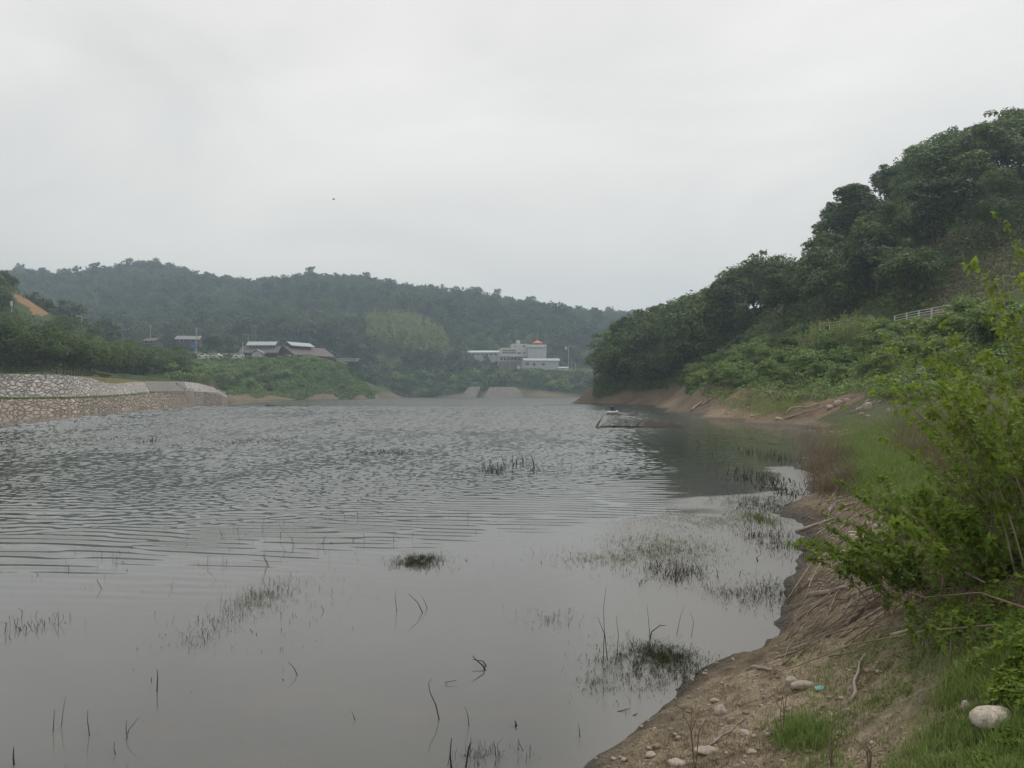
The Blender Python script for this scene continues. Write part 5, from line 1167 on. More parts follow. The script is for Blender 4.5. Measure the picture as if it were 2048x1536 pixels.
for px, py, wp, lab, mt, asp in [
    (1607, 1372, 50, 'long tan rock slab beside the teal scrap', 'rock', (1.1, .6, .4)), (1578, 1362, 34, 'angular tan rock between bank edge and long slab', 'rock', (1, .7, .6)), (1706, 1084, 34, 'grey rounded rock among driftwood beneath the leafy branch', 'rock', (1, .8, .75)),
    (1705, 1066, 20, 'small grey rock just above the rounded one in the driftwood', 'rock', (1, .7, .5)), (1740, 1050, 18, 'grey rock beside two others under the shrub', 'rock', (1, .8, .9)), (1757, 1054, 22, 'wide grey rock half under the shrub', 'rock', (1, .7, .6)),
    (1760, 1085, 24, 'flat pale rock at the right of the rounded grey one', 'rock', (1, .7, .5)), (1488, 1466, 26, 'pale egg shaped stone on the sandy slope', 'rock', (1, .7, .6)), (1428, 1400, 22, 'pale flat stone lying on dark wet mud', 'rock', (1, .6, .5)),
    (1441, 1424, 34, 'pointed tan rock on the slope above the mud', 'rock', (.8, .7, .8)), (1460, 1440, 22, 'small brown stone below the pointed tan rock', 'rock_brown', (1, .7, .6)), (1490, 1424, 16, 'small brown stone on the middle of the slope', 'rock_brown', (1, .7, .6)),
    (1410, 1500, 44, 'broad flat tan rock sunk in the soil at the bottom edge', 'rock', (1.1, .8, .4)), (1350, 1524, 40, 'low tan rock nearest the bottom edge of the bank', 'rock', (1, .8, .4)), (1312, 1490, 20, 'small stone low on the bank near the waterline', 'rock_brown', (1, .7, .5)),
    (1300, 1508, 26, 'pale stone by the waterline at the bottom', 'rock', (1, .7, .5)), (1560, 1395, 18, 'brown stone just left of the long slab', 'rock_brown', (1, .7, .6)), (1500, 1500, 24, 'half buried pale stone beside the grass tuft', 'rock', (1, .7, .4)),
    (1680, 1395, 14, 'small pale stone on the open sandy slope', 'rock', (1, .8, .6)), (1698, 1343, 10, 'tiny pale stone above the sandy slope', 'rock', (1, .8, .8)), (1560, 1450, 20, 'brown stone low on the sandy slope', 'rock_brown', (1, .8, .5)),
    (1660, 818, 15, 'pale boulder on the far earth bank left of another', 'rock', (1, .8, .8)), (1677, 811, 18, 'rounded pale boulder at the top of the far earth bank', 'rock', (1, .8, .85)), (1737, 818, 20, 'grey boulder on the driftwood strip below the shrubs', 'rock', (.8, .8, 1.2)),
    (1694, 802, 14, 'pale stone at the shrubs above the rounded boulder', 'rock', (1, .7, .7)), (1777, 822, 10, 'small white stone far right on the driftwood strip', 'rock', (.8, .7, 1.1)), (1723, 829, 12, 'low pale stone under the grey boulder', 'rock', (1, .7, .5)), (1735, 832, 16, 'flat pale slab under the grey boulder', 'rock', (1, .7, .35)),
    (1558, 838, 16, 'white slab of stone at the water edge of the cove', 'boulder', (1, .5, .5)), (1663, 865, 9, 'tiny pale stone in the grass above the cove corner', 'rock', (1, .8, .6)), (1678, 890, 8, 'tiny white stone in the grass beside the reeds', 'rock', (1, .6, .6)),
    (1500, 815, 12, 'whitish stone on the green strip of the cove bank', 'rock', (1, .7, .6)), (1505, 832, 10, 'small stone near the cove waterline', 'rock', (1, .7, .6)), (1455, 828, 9, 'small pale stone at the foot of the earth bank', 'rock', (1, .7, .6)),
    (1640, 768, 10, 'pale stone in the earth gap between the slope shrubs', 'rock', (.8, .7, 1.2))]:
    put_rock(px, py, wp, lab, mt, None, asp)
# smaller stones strewn over the bare bank
gs = np.random.default_rng(303); sm = []
small = [rock_mesh('stone', 400 + i, 1, .75, .5, 0.25, 2) for i in range(5)]
for i, me in enumerate(small): me.materials.append(M['rock' if i % 2 else 'rock_brown'])
cnt = 0
while cnt < 280:
    t = gs.random()
    if t < 0.6: px, py = gs.uniform(1190, 1760), gs.uniform(1290, 1534)
    else: px, py = gs.uniform(1612, 1740), gs.uniform(880, 1180)
    q = ground(px, py)
    if q.z < 0.03 or q.z > 0.85 or (py < 1200 and q.z > 0.55): continue
    s = gs.uniform(0.012, 0.05) * (1 if py > 1200 else 2.0); o = link('stone', small[gs.integers(5)], loc=q + Vector((0, 0, s * 0.1)), rz=gs.uniform(0, 6.28)); o.scale = (s, s, s * gs.uniform(.7, 1.2))
    far_ = py < 1200
    tag(o, 'small angular stone on the bare bank beside the reedy shallows' if far_ else 'small angular stone scattered on the sandy foreground bank', 'stone', 'small stones by the reedy shallows' if far_ else 'small stones on the foreground bank'); cnt += 1
gl = np.random.default_rng(304); P = []
while len(P) < 4200:
    px, py = (gl.uniform(1180, 1800), gl.uniform(1240, 1536)) if gl.random() < .6 else (gl.uniform(1600, 1800), gl.uniform(930, 1240))
    q = ground(px, py)
    if q.z < .02 or vnoise(q.x * 4, q.y * 4, 305) < .4: continue
    P.append((q.x, q.y, q.z + .004))
P = np.array(P); V, Fq = leaf_quads(P, unit(np.array([0, 0, 1.0]) + gl.normal(0, .35, P.shape)), .016 * gl.uniform(.3, 1.8, len(P)) * np.clip(P[:, 1] / 7, 1, 2), gl, .35)
M['litter'] = leafmat('dead_leaf', (0.050, 0.034, 0.022), (0.200, 0.145, 0.095), transl=0.1, clump=2, treevar=0.1)
tag(link('leaf_litter', mesh_np('leaf_litter', V, [Fq], {'rnd': gl.uniform(0, 1, len(P))}), M['litter']), 'dead leaves and bark bits littering the bare bank', 'leaf litter', kind='stuff')
tl = ground(1635, 1379); ts = MB().add([(-.035, -.02, 0), (.03, -.025, .004), (.04, .02, .012), (-.02, .025, .008)], [(0, 1, 2, 3)])
ts.v += [(x, y, z - .004) for x, y, z in ts.v]; ts.f += [(7, 6, 5, 4), (0, 4, 5, 1), (1, 5, 6, 2), (2, 6, 7, 3), (3, 7, 4, 0)]
tag(ts.build('plastic_scrap', M['teal'], loc=tl + Vector((0, 0, .012)), rz=.3), 'teal scrap of plastic lying beside the long tan slab', 'litter')

# driftwood: sticks and logs from end to end in the photo, lying on the bank
def stick(x0, y0, x1, y1, rpx, label, mat='drift', group=None, arch=0.0, name='driftwood_stick', lift0=0.0, lift1=0.0, kinks=4):
    a = ground(x0, y0); b_ = ground(x1, y1); n = kinks + 2; g = np.random.default_rng(int(x0 * 3 + y0 + x1)); L_ = (b_ - a).length
    side = Vector((-(b_ - a).y, (b_ - a).x, 0)).normalized() if L_ > 1e-6 else Vector((1, 0, 0))
    pts = []; r0 = rpx / F * a.y * 0.5
    for i in range(n):
        t = i / (n - 1); p_ = a.lerp(b_, t) + side * float(g.normal(0, L_ * 0.018)) * (1 if 0 < i < n - 1 else 0)
        zg = max(zat(p_.x, p_.y), 0); p_.z = max(p_.z, zg) + r0 * 0.6 + arch * L_ * math.sin(math.pi * t) + lift0 * (1 - t) + lift1 * t; pts.append(p_)
    rad = [r0 * (1 - 0.45 * i / (n - 1)) for i in range(n)]
    o0 = pts[0].copy(); m_ = MB().tube([p_ - o0 for p_ in pts], rad, 7)
    if L_ > 0.35 and rpx < 7:
        for k in range(2):
            i = int(g.integers(1, n - 1)); d_ = (pts[i + 1 if i + 1 < n else i] - pts[i]).normalized(); q0 = pts[i] - o0
            q1 = q0 + d_ * L_ * 0.12 + side * float(g.choice([-1, 1])) * L_ * 0.08 + Vector((0, 0, L_ * 0.04)); m_.tube([q0, q1], [rad[i] * 0.6, rad[i] * 0.2], 5)
    return tag(m_.build(name, M[mat], loc=o0, smooth=True), label, 'driftwood', group)
for s in [
    (1500, 1334, 1541, 1341, 9, 'short pale log chunk lying on the dark mud edge'), (1412, 1492, 1484, 1436, 6, 'pale bent stick on the slope by the egg shaped stone'), (1697, 1405, 1728, 1308, 8, 'long pale log running straight up the sandy slope'),
    (1618, 1192, 1696, 1180, 12, 'thick pale log with rough ends just above the muddy corner'), (1700, 1192, 1752, 1172, 10, 'grey log piece right of the thick pale one'), (1664, 1135, 1704, 1118, 9, 'pale log end beneath the low leafy branch'),
    (1700, 1240, 1765, 1182, 8, 'grey log leaning in the brushwood heap'), (1690, 1250, 1740, 1205, 10, 'thick grey log in the middle of the brushwood heap'), (1712, 1246, 1780, 1205, 7, 'grey log under the brushwood heap'),
    (1780, 1272, 1816, 1260, 9, 'dark short log right of the brushwood heap'), (1590, 1065, 1672, 1038, 7, 'dark drift log pointing into the water below the reeds'), (1720, 1098, 1744, 1080, 8, 'grey log leaning on the rounded grey rock'),
    (1738, 1070, 1930, 1078, 8, 'long straight pale pole lying under the shrub leaves'), (1858, 1072, 1900, 1055, 9, 'pale split log behind the long straight pole'), (1822, 1088, 1835, 1072, 9, 'pale broken stump end by the long pole'),
    (1580, 1300, 1610, 1288, 8, 'dark short stick at the muddy water corner'), (1545, 1318, 1590, 1300, 6, 'dark thin stick on the mud by the water corner'), (1570, 830, 1638, 808, 5, 'long grey trunk lying up the far earth bank'), (1570, 838, 1655, 814, 4, 'second grey trunk parallel to the long one on the earth bank'),
    (1700, 826, 1770, 800, 4, 'grey trunk on the strip below the slope shrubs'), (1712, 824, 1738, 800, 3.5, 'thin grey trunk left of the grey boulder'), (1382, 823, 1404, 805, 6, 'pale thick log standing at the foot of the earth bank'), (1402, 812, 1428, 792, 4, 'brown trunk lying up the earth bank under the shrubs')]:
    stick(*s)
# dead branch heaps, antler like, on the green strip of the cove bank
for i, (px, py, wp, lab) in enumerate([(1503, 815, 22, 'bleached antler shaped branch on the cove bank'), (1555, 800, 34, 'larger bleached branch tangle below the slope shrubs'), (1540, 790, 20, 'small bleached branch above the larger tangle')]):
    q = ground(px, py); s = wp / F * q.y; g = np.random.default_rng(500 + i); m_ = MB()
    for k in range(9):
        a = g.uniform(0, 6.28); l = s * g.uniform(.4, .8); m_.tube([(0, 0, .05), (math.cos(a) * l * .5, math.sin(a) * l * .5, l * g.uniform(.1, .5)), (math.cos(a) * l, math.sin(a) * l, l * g.uniform(.2, .9))], [.06, .045, .015], 5)
    tag(m_.build('dead_branch', M['drift'], loc=q), lab, 'dead branch')
# brushwood: long thin canes washed up along the bank, all pointing the same way
gb = np.random.default_rng(606)
for i in range(110):
    x0 = gb.uniform(1560, 1800); t = (x0 - 1560) / 240; y0 = gb.uniform(1190, 1340) - t * 70
    l = gb.uniform(25, 150); an = R(gb.normal(36, 17)); x1, y1 = x0 + l * math.cos(an), y0 - l * math.sin(an) * .9
    stick(x0, y0, min(x1, 2040), y1, gb.uniform(1.2, 2.8), 'thin grey brown cane lying in the washed up brushwood heap', ['cane', 'twig', 'twig', 'drift'][int(gb.integers(4))], 'canes in the brushwood heap', arch=gb.uniform(0.0, 0.05), lift1=gb.uniform(0, .06), name='driftwood_cane')
for i in range(95):
    x0 = gb.uniform(1622, 1750); y0 = gb.uniform(960, 1200); l = gb.uniform(20, 80); an = R(gb.normal(25, 16))
    stick(x0, y0, x0 + l * math.cos(an), y0 - l * math.sin(an), gb.uniform(1.5, 3.5), 'thin stick stranded on the stony bank beside the reedy shallows', ['cane', 'drift', 'twig'][int(gb.integers(3))], 'sticks on the stony bank by the reeds', name='driftwood_cane')
for i in range(40):
    x0 = gb.uniform(1640, 1900); y0 = gb.uniform(800, 832); l = gb.uniform(15, 60); an = R(gb.normal(30, 14))
    stick(x0, y0, x0 + l * math.cos(an), y0 - l * math.sin(an) * .8, gb.uniform(.8, 1.6), 'grey stick in the driftwood strip below the slope shrubs', 'drift', 'sticks in the driftwood strip', name='driftwood_cane', kinks=2)
for i in range(26):
    x0 = gb.uniform(1385, 1640); y0 = gb.uniform(800, 838) - (0 if x0 < 1560 else 8); l = gb.uniform(10, 40); an = R(gb.normal(35, 16))
    stick(x0, y0, x0 + l * math.cos(an), y0 - l * math.sin(an), gb.uniform(.8, 1.7), 'bleached stick stranded on the bare cove bank', 'drift', 'sticks on the bare cove bank', name='driftwood_cane', kinks=2)
# long arching canes that droop from the shrubs to the water
for j, pts in enumerate([[(1970, 1165, .55), (1860, 1110, .62), (1720, 1140, .5), (1640, 1170, .36), (1590, 1230, .14), (1566, 1275, .02)], [(2048, 1215, .5), (1960, 1185, .5), (1850, 1195, .42), (1760, 1165, .3)], [(1990, 1250, .3), (1850, 1262, .25), (1700, 1290, .15), (1600, 1330, .1), (1504, 1360, .02)], [(1900, 1150, .5), (1760, 1135, .45), (1690, 1150, .3), (1650, 1200, .05)]]):
    P_ = []
    for px, py, lz in pts:
        q = ground(px, py + 40); w_ = W(px, py, q.y); w_.z = max(w_.z, zat(w_.x, w_.y) + 0.015); P_.append(w_)
    o0 = P_[0].copy(); m_ = MB().tube([q - o0 for q in P_], [.0055, .005, .0045, .004, .003, .002][:len(P_)], 6)
    tag(m_.build('arching_cane', M['cane'], loc=o0, smooth=True), ['long bare cane arching from the shrub down to the muddy corner', 'bare cane sweeping left from the right edge over the orange soil', 'long thin cane trailing across the sandy slope to the mud', 'shorter bare cane bending down beside the thick pale log'][j], 'cane')

# leafy shrubs with long canes on the right
def near_leaf_mesh(name, P, D_, size, g, young=None):
    """broad pointed leaves folded along the midrib; D_ gives the direction each one hangs"""
    n = len(P); up = unit(np.array([0, 0, 1.0]) + g.normal(size=(n, 3)) * 0.45); b = unit(np.cross(D_, up)); nn = np.cross(b, D_)
    s = (size * g.uniform(0.5, 1.25, n))[:, None]
    base = P; t1 = P + D_ * s * 0.45 + b * s * 0.32 + nn * s * 0.06; t2 = P + D_ * s * 0.45 - b * s * 0.32 + nn * s * 0.06; tip = P + D_ * s - nn * s * 0.16; mid = P + D_ * s * 0.45 - nn * s * 0.03
    V = np.stack([base, t1, tip, t2, mid], 1).reshape(-1, 3); i = np.arange(n)[:, None] * 5
    Fq = np.concatenate([i + np.array([[0, 4, 2, 1]]), i + np.array([[0, 3, 2, 4]])], 0); r = g.uniform(0, 1, n)
    if young is not None: r = np.clip(0.55 * young ** 2 + 0.65 * r - 0.12, 0, 1)
    return mesh_np(name, V, [Fq], {'rnd': np.concatenate([r, r])})
def near_shrub(px, py, D, ht, lean, spread, canes, nleaf, size, seed, label, mat='leaf_near', bare=0.3, z=None, crad=0.0055, name='leafy_shrub', group=None):
    g = np.random.default_rng(seed); X = (px - CX) / F * D; r = empty(name, (X, D, zat(X, D) if z is None else z)); tag(r, label, 'shrub', group)
    m_ = MB(); LP, LD, LT = [], [], []; per = max(4, nleaf // canes)
    for k in range(canes):
        a = g.normal(0, spread, 2); o = g.normal(0, 0.12, 2); h = ht * g.uniform(0.55, 1.05); top = np.array([o[0] + lean[0] * h + a[0], o[1] + lean[1] * h + a[1], h])
        ctlp = np.array([o[0] + (lean[0] * h + a[0]) * 0.35, o[1] + (lean[1] * h + a[1]) * 0.35, h * 0.62]); st_ = np.array([o[0], o[1], -0.1])
        Q = lambda t: st_ * (1 - t) ** 2 + ctlp * 2 * t * (1 - t) + top * t * t
        ts_ = np.linspace(0, 1, 7); m_.tube([Q(t) for t in ts_], [crad * (1 - 0.8 * t) for t in ts_], 5)
        naked = g.random() < bare
        for j in range(int(per * (0.12 if naked else 1.0))):
            t = g.uniform(0.18, 1.0) ** 0.75; q = Q(t)
            if g.random() < 0.6:      # side twig
                d = unit(g.normal(size=3) * np.array([1, 1, 0.5]) + np.array([0, 0, 0.35])); l = g.uniform(0.06, 0.32) * (1.15 - t) * ht * 0.55
                e = q + d * l; m_.tube([q, e], [crad * 0.35, crad * 0.12], 3, cap=False); cnt_ = 3
                for _ in range(cnt_):
                    LP.append(q + d * l * g.uniform(0.4, 1.05)); LD.append(unit(d * 0.6 + g.normal(size=3) * 0.7 + np.array([0, 0, -0.25]))); LT.append(t)
            else: LP.append(q); LD.append(unit(g.normal(size=3) + np.array([0, 0, -0.1]))); LT.append(t)
    m_.build('canes', M['cane'], r)
    if LP: link('foliage', near_leaf_mesh('foliage', np.array(LP), np.array(LD), size, g, np.array(LT)), M[mat], r)
    return r
near_shrub(2150, 1050, 6.2, 1.95, (-0.18, 0.0), .42, 30, 1800, .058, 701, 'tall leafy shrub with long canes filling the right edge', bare=.35)
near_shrub(2010, 1000, 7.6, 1.75, (-0.42, 0.1), .38, 24, 950, .06, 702, 'shrub whose canes lean far left with tufts of leaves at their tips', bare=.45)
near_shrub(2060, 1060, 5.4, 1.35, (-0.42, 0.05), .38, 24, 1000, .052, 703, 'middle leafy shrub leaning left over the bank', bare=.35)
near_shrub(2150, 1130, 4.9, 1.2, (-0.35, 0.1), .30, 18, 1500, .05, 704, 'low leafy shrub at the right edge above the orange soil', bare=.3)
near_shrub(1900, 1110, 6.8, .62, (-0.9, 0.1), .32, 20, 850, .048, 705, 'low spreading shrub reaching left over the driftwood', bare=.25)
near_shrub(1800, 1150, 6.6, .42, (-1.2, 0.0), .25, 14, 800, .046, 706, 'lowest leafy branches hanging out toward the reedy shallows', bare=.2)
near_shrub(1840, 1010, 9.3, .60, (-0.2, 0.0), .38, 16, 650, .056, 707, 'bushy green shrub on the bank behind the long straight pole', bare=.15)
near_shrub(2260, 900, 7.8, 2.45, (-0.22, 0.0), .5, 26, 1500, .064, 708, 'tallest leafy shrub behind the others at the right edge', bare=.25)
near_shrub(1960, 950, 9.5, 1.6, (-0.35, 0.0), .40, 24, 900, .062, 709, 'shrub of mostly bare canes behind the leaning one', bare=.6)
near_shrub(1760, 1105, 8.8, .40, (-0.7, 0.0), .30, 14, 560, .046, 711, 'low bright leafy branches over the stony bank beside the reeds', bare=.1)
near_shrub(1860, 1165, 5.8, .34, (-0.8, 0.1), .28, 12, 620, .044, 712, 'low bright leafy shrub above the washed up brushwood', bare=.1)
near_shrub(1960, 1130, 5.3, .60, (-0.5, 0.0), .32, 16, 950, .05, 713, 'bright leafy shrub between the leaning shrub and the orange soil', bare=.15)
near_shrub(1880, 1060, 8.0, .75, (-0.3, 0.0), .36, 14, 480, .055, 714, 'full green shrub on the bank just behind the spreading one', bare=.1)
near_shrub(2000, 1060, 6.6, 1.0, (-0.3, 0.0), .36, 18, 750, .054, 715, 'full bright shrub filling the foot of the tall right edge shrub', bare=.1)
for i, (px, py, D, s) in enumerate([(1795, 1215, 5.9, .16), (1905, 1290, 4.6, .12), (1830, 1238, 5.3, .14), (1990, 1340, 4.0, .13)]):
    near_shrub(px, py, D, s, (0, 0), .06, 6, 90, .04, 720 + i, ['small bright green sprout beside the dark short log', 'low green seedling at the upper edge of the grass', 'little leafy sprout right of the brushwood heap', 'leafy sprout in the grass above the large boulder'][i], bare=0, crad=.004, name='green_sprout')

# grass
def blades(name, label, n, pick, h, wd, mat, seed, lean=0.5, cat='grass', kind='stuff', clump=None):
    g = np.random.default_rng(seed); B_, hh = [], []; tries = 0
    while len(B_) < n and tries < n * 12:
        tries += 1; q = pick(g)
        if q is None: continue
        if clump and vnoise(q.x * clump, q.y * clump, seed) < 0.45 and g.random() < 0.8: continue
        B_.append(q); hh.append(h * g.uniform(.45, 1.25))
    P = np.array(B_); n = len(P); hh = np.array(hh)[:, None]; ww = wd * g.uniform(.6, 1.3, (n, 1)); a = g.uniform(0, 6.28, n); d = np.stack([np.cos(a), np.sin(a), 0 * a], 1); s = np.stack([-np.sin(a), np.cos(a), 0 * a], 1)
    ln = g.uniform(.1, 1, (n, 1)) * lean; up = np.array([0, 0, 1.0])
    V = np.stack([P - s * ww / 2, P + s * ww / 2, P + d * hh * ln * .35 + up * hh * .55 + s * ww * .4, P + d * hh * ln * .35 + up * hh * .55 - s * ww * .4, P + d * hh * ln + up * hh * (1 - ln * .3)], 1).reshape(-1, 3)
    i = np.arange(n)[:, None] * 5
    r = g.uniform(0, 1, n)
    return tag(link(name, mesh_np(name, V, [i + np.array([[0, 1, 2, 3]]), i + np.array([[3, 2, 4]])], {'rnd': np.concatenate([r, r])}), M[mat]), label, cat, kind=kind)
def in_tri(poly, jit=14):
    poly = np.array(poly, float)
    def inside(x, y):
        c_ = False; j = len(poly) - 1
        for i in range(len(poly)):
            if (poly[i, 1] > y) != (poly[j, 1] > y) and x < (poly[j, 0] - poly[i, 0]) * (y - poly[i, 1]) / (poly[j, 1] - poly[i, 1]) + poly[i, 0]: c_ = not c_
            j = i
        return c_
    lo, hi = poly.min(0), poly.max(0)
    def pick(g):
        for _ in range(60):
            x, y = g.uniform(lo[0], hi[0]), g.uniform(lo[1], hi[1])
            if inside(x, y): return ground(x + g.normal(0, jit), y + g.normal(0, jit * 0.6))
    return pick
FG = [(1905, 1300), (1990, 1260), (2110, 1240), (2200, 1600), (1640, 1640), (1770, 1530), (1850, 1450), (1895, 1380)]
blades('grass', 'short lush green grass on the foreground bank at the right corner', 42000, in_tri(FG), .048, .0032, 'grass', 801, lean=.8, clump=2.2)
blades('dry_grass', 'straw coloured dead grass mixed into the foreground lawn', 9000, in_tri(FG), .045, .003, 'dry_grass', 811, lean=1.0, cat='dry grass', clump=3)
blades('grass', 'taller grass tufts standing out of the foreground lawn', 5000, in_tri(FG), .085, .0036, 'grass', 812, lean=.7, clump=7)
blades('grass', 'thin patchy grass between the foreground lawn and the bare soil', 3000, in_tri([(1560, 1300), (1880, 1240), (1900, 1330), (1840, 1450), (1600, 1600), (1480, 1600), (1640, 1450)]), .045, .004, 'grass', 802, clump=5, lean=.8)
blades('grass', 'tuft of longer grass on the sandy slope at the bottom', 1500, in_tri([(1565, 1462), (1600, 1445), (1640, 1470), (1620, 1490), (1570, 1488)], 26), .085, .004, 'grass', 803, lean=.7)
blades('grass', 'green grass covering the low terrace beyond the shrubs', 46000, lambda g, p=in_tri([(1640, 880), (1680, 838), (1760, 828), (1960, 826), (2048, 850), (2048, 1000), (1760, 1000), (1700, 985), (1680, 930)]): p(g), .16, .012, 'grass', 804, lean=.6)
blades('grass', 'grass strip on the cove bank under the slope shrubs', 9000, in_tri([(1440, 800), (1560, 792), (1620, 790), (1600, 812), (1520, 826), (1470, 818)]), .22, .02, 'grass', 805)
blades('dry_grass', 'brown dead weed stems along the edge of the reedy bank', 9000, in_tri([(1600, 865), (1660, 850), (1700, 905), (1700, 985), (1640, 985), (1612, 935)]), .30, .006, 'dry_grass', 806, lean=.9, cat='dry grass')
blades('dry_grass', 'pale dry stems standing in the green terrace grass', 11000, in_tri([(1780, 830), (1980, 840), (2048, 900), (1900, 960), (1790, 900)]), .40, .006, 'dry_grass', 807, lean=.5, cat='dry grass')
blades('dry_grass', 'short dry stubble on the bare foreground soil', 5200, in_tri([(1200, 1560), (1480, 1340), (1640, 1330), (1760, 1400), (1600, 1600)]), .028, .0028, 'dry_grass', 808, lean=1.0, cat='dry grass', clump=4)
blades('grass', 'grass on the ledge between the two stone walls', 5000, lambda g: (lambda k, t: Vector(tuple(up0[k] * (1 - t) + (lotop[min(int(k * 60 / 56), 59)] + np.array([0, .4, .02])) * t)))(int(g.integers(0, 54)), g.uniform(0, .6)), .35, .05, 'grass', 809)
def herb_patch(name, label, n, pick, size, hgt, seed, mat='leaf_near'):
    g = np.random.default_rng(seed); P = []
    while len(P) < n:
        q = pick(g)
        if vnoise(q.x * 6, q.y * 6, seed) < .35: continue
        P.append((q.x, q.y, q.z + g.uniform(.1, 1) * hgt))
    P = np.array(P); D_ = unit(g.normal(size=P.shape) * np.array([1, 1, .35]))
    return tag(link(name, near_leaf_mesh(name, P, D_, size, g), M[mat]), label, 'weeds', kind='stuff')
herb_patch('weeds', 'broad leaved green weeds above the large boulder', 5200, in_tri([(1960, 1330), (2060, 1300), (2160, 1420), (2100, 1440), (1990, 1400)]), .035, .06, 821)
herb_patch('weeds', 'broad leaved weeds at the bottom right corner', 2600, in_tri([(1960, 1490), (2048, 1470), (2140, 1640), (1940, 1600)]), .030, .045, 822)
herb_patch('weeds', 'low green weeds under the leafy shrubs', 5200, in_tri([(1740, 1000), (1900, 960), (2080, 1000), (2080, 1180), (1860, 1180), (1760, 1120)]), .050, .12, 823)
herb_patch('weeds', 'mixed green weeds on the slope under the tall shrub at the right', 3200, in_tri([(1850, 1190), (2060, 1180), (2100, 1300), (1890, 1290)]), .034, .06, 825)
blades('dry_grass', 'straw coloured dead grass below the tall shrub at the right', 2600, in_tri([(1830, 1190), (2070, 1170), (2100, 1290), (1880, 1300)]), .07, .003, 'dry_grass', 826, lean=1.0, cat='dry grass', clump=4)
for i in range(36):
    x0 = gb.uniform(1800, 2030); y0 = gb.uniform(1170, 1290); l = gb.uniform(30, 130); an = R(gb.normal(10, 30))
    stick(x0, y0, min(x0 + l * math.cos(an), 2080), y0 - l * math.sin(an) * .8, gb.uniform(1.4, 3.2), 'thin dry cane lying under the tall shrub above the grass', ['cane', 'twig'][int(gb.integers(2))], 'dry canes under the tall shrub', arch=gb.uniform(0, .05), name='driftwood_cane')
herb_patch('weeds', 'small grey green weeds dotting the sandy slope', 1500, in_tri([(1660, 1290), (1830, 1250), (1880, 1290), (1840, 1390), (1740, 1430), (1690, 1340)]), .018, .02, 824, 'weed_green')
# thin dead stalks standing on the bank
for i, (px, py, hp, lab) in enumerate([(1388, 1535, 150, 'thin forked dead stalk standing at the bottom of the bank'), (1563, 1470, 90, 'dead upright stalk beside the longer grass tuft'), (1660, 1530, 60, 'short dead stalk at the bottom edge'), (1735, 1545, 90, 'dark bent dead stem in the grass at the bottom')]):
    q = ground(px, py); h = hp / F * q.y; g = np.random.default_rng(830 + i); m_ = MB()
    for k in range(4): m_.tube([(0, 0, -.02), (g.normal(0, h * .05), 0, h * .5), (g.normal(0, h * .16), g.normal(0, h * .1), h * g.uniform(.7, 1))], [.004, .003, .0015], 4)
    tag(m_.build('dead_stalk', M['twig'], loc=q), lab, 'dead stalk')

# ------------------------------------------------------------------ water weeds and sticks in the shallows
def weed_patch(px, py, wpx, hpx, n, ln, label, seed, mat='weed', droop=.8, upright=.3, rad=.0022, name='water_weed', core=1.0):
    D = shoreD(py); c0 = Vector(((px - CX) / F * D, D, 0)); g = np.random.default_rng(seed); m_ = MB(); V, Fs = [], []
    sx_, sy_ = wpx / F * D / 2, (shoreD(py - hpx / 2) - shoreD(py + hpx / 2)) / 2
    for k in range(n):
        x, y = sx_ * g.normal(0, .55), sy_ * g.normal(0, .55); fq = 9.0 / max(sx_, .4)
        if vnoise(x * fq + 50, y * fq * .6 + 50, seed) + .5 * vnoise(x * fq * 3, y * fq * 2, seed + 1) < .66: continue
        l = ln * g.uniform(.2, 1.0) ** 1.5 * 1.25; b_ = g.uniform(0, 6.28)
        if g.random() < upright: e = (g.normal(0, .35) * l, g.normal(0, .3) * l, l * g.uniform(.6, 1)); mdl = (e[0] * g.uniform(-.3, 1), e[1] * .35, l * g.uniform(.4, .65))
        else: q = l * droop; e = (math.cos(b_) * q, math.sin(b_) * q, l * g.uniform(-.02, .25)); mdl = (e[0] * .5, e[1] * .5, l * g.uniform(.2, .5))
        t = np.array([-math.sin(b_), math.cos(b_), .3]) * rad * g.uniform(.6, 1.6) * (2 if g.random() < .3 else 1)
        p0, p1, p2 = np.array([x, y, -.01]), np.array([x + mdl[0], y + mdl[1], mdl[2]]), np.array([x + e[0], y + e[1], e[2]])
        i = len(V); V += [p0 - t, p0 + t, p1 + t, p1 - t, p2]; Fs += [(i, i + 1, i + 2, i + 3), (i + 3, i + 2, i + 4)]
    quads = np.array([f for f in Fs if len(f) == 4]); tris = np.array([f for f in Fs if len(f) == 3]); r2 = g.uniform(0, 1, len(quads))
    return tag(link(name, mesh_np(name, V, [quads, tris], {'rnd': np.concatenate([r2, r2])}), M[mat], loc=c0), label, 'water weed')
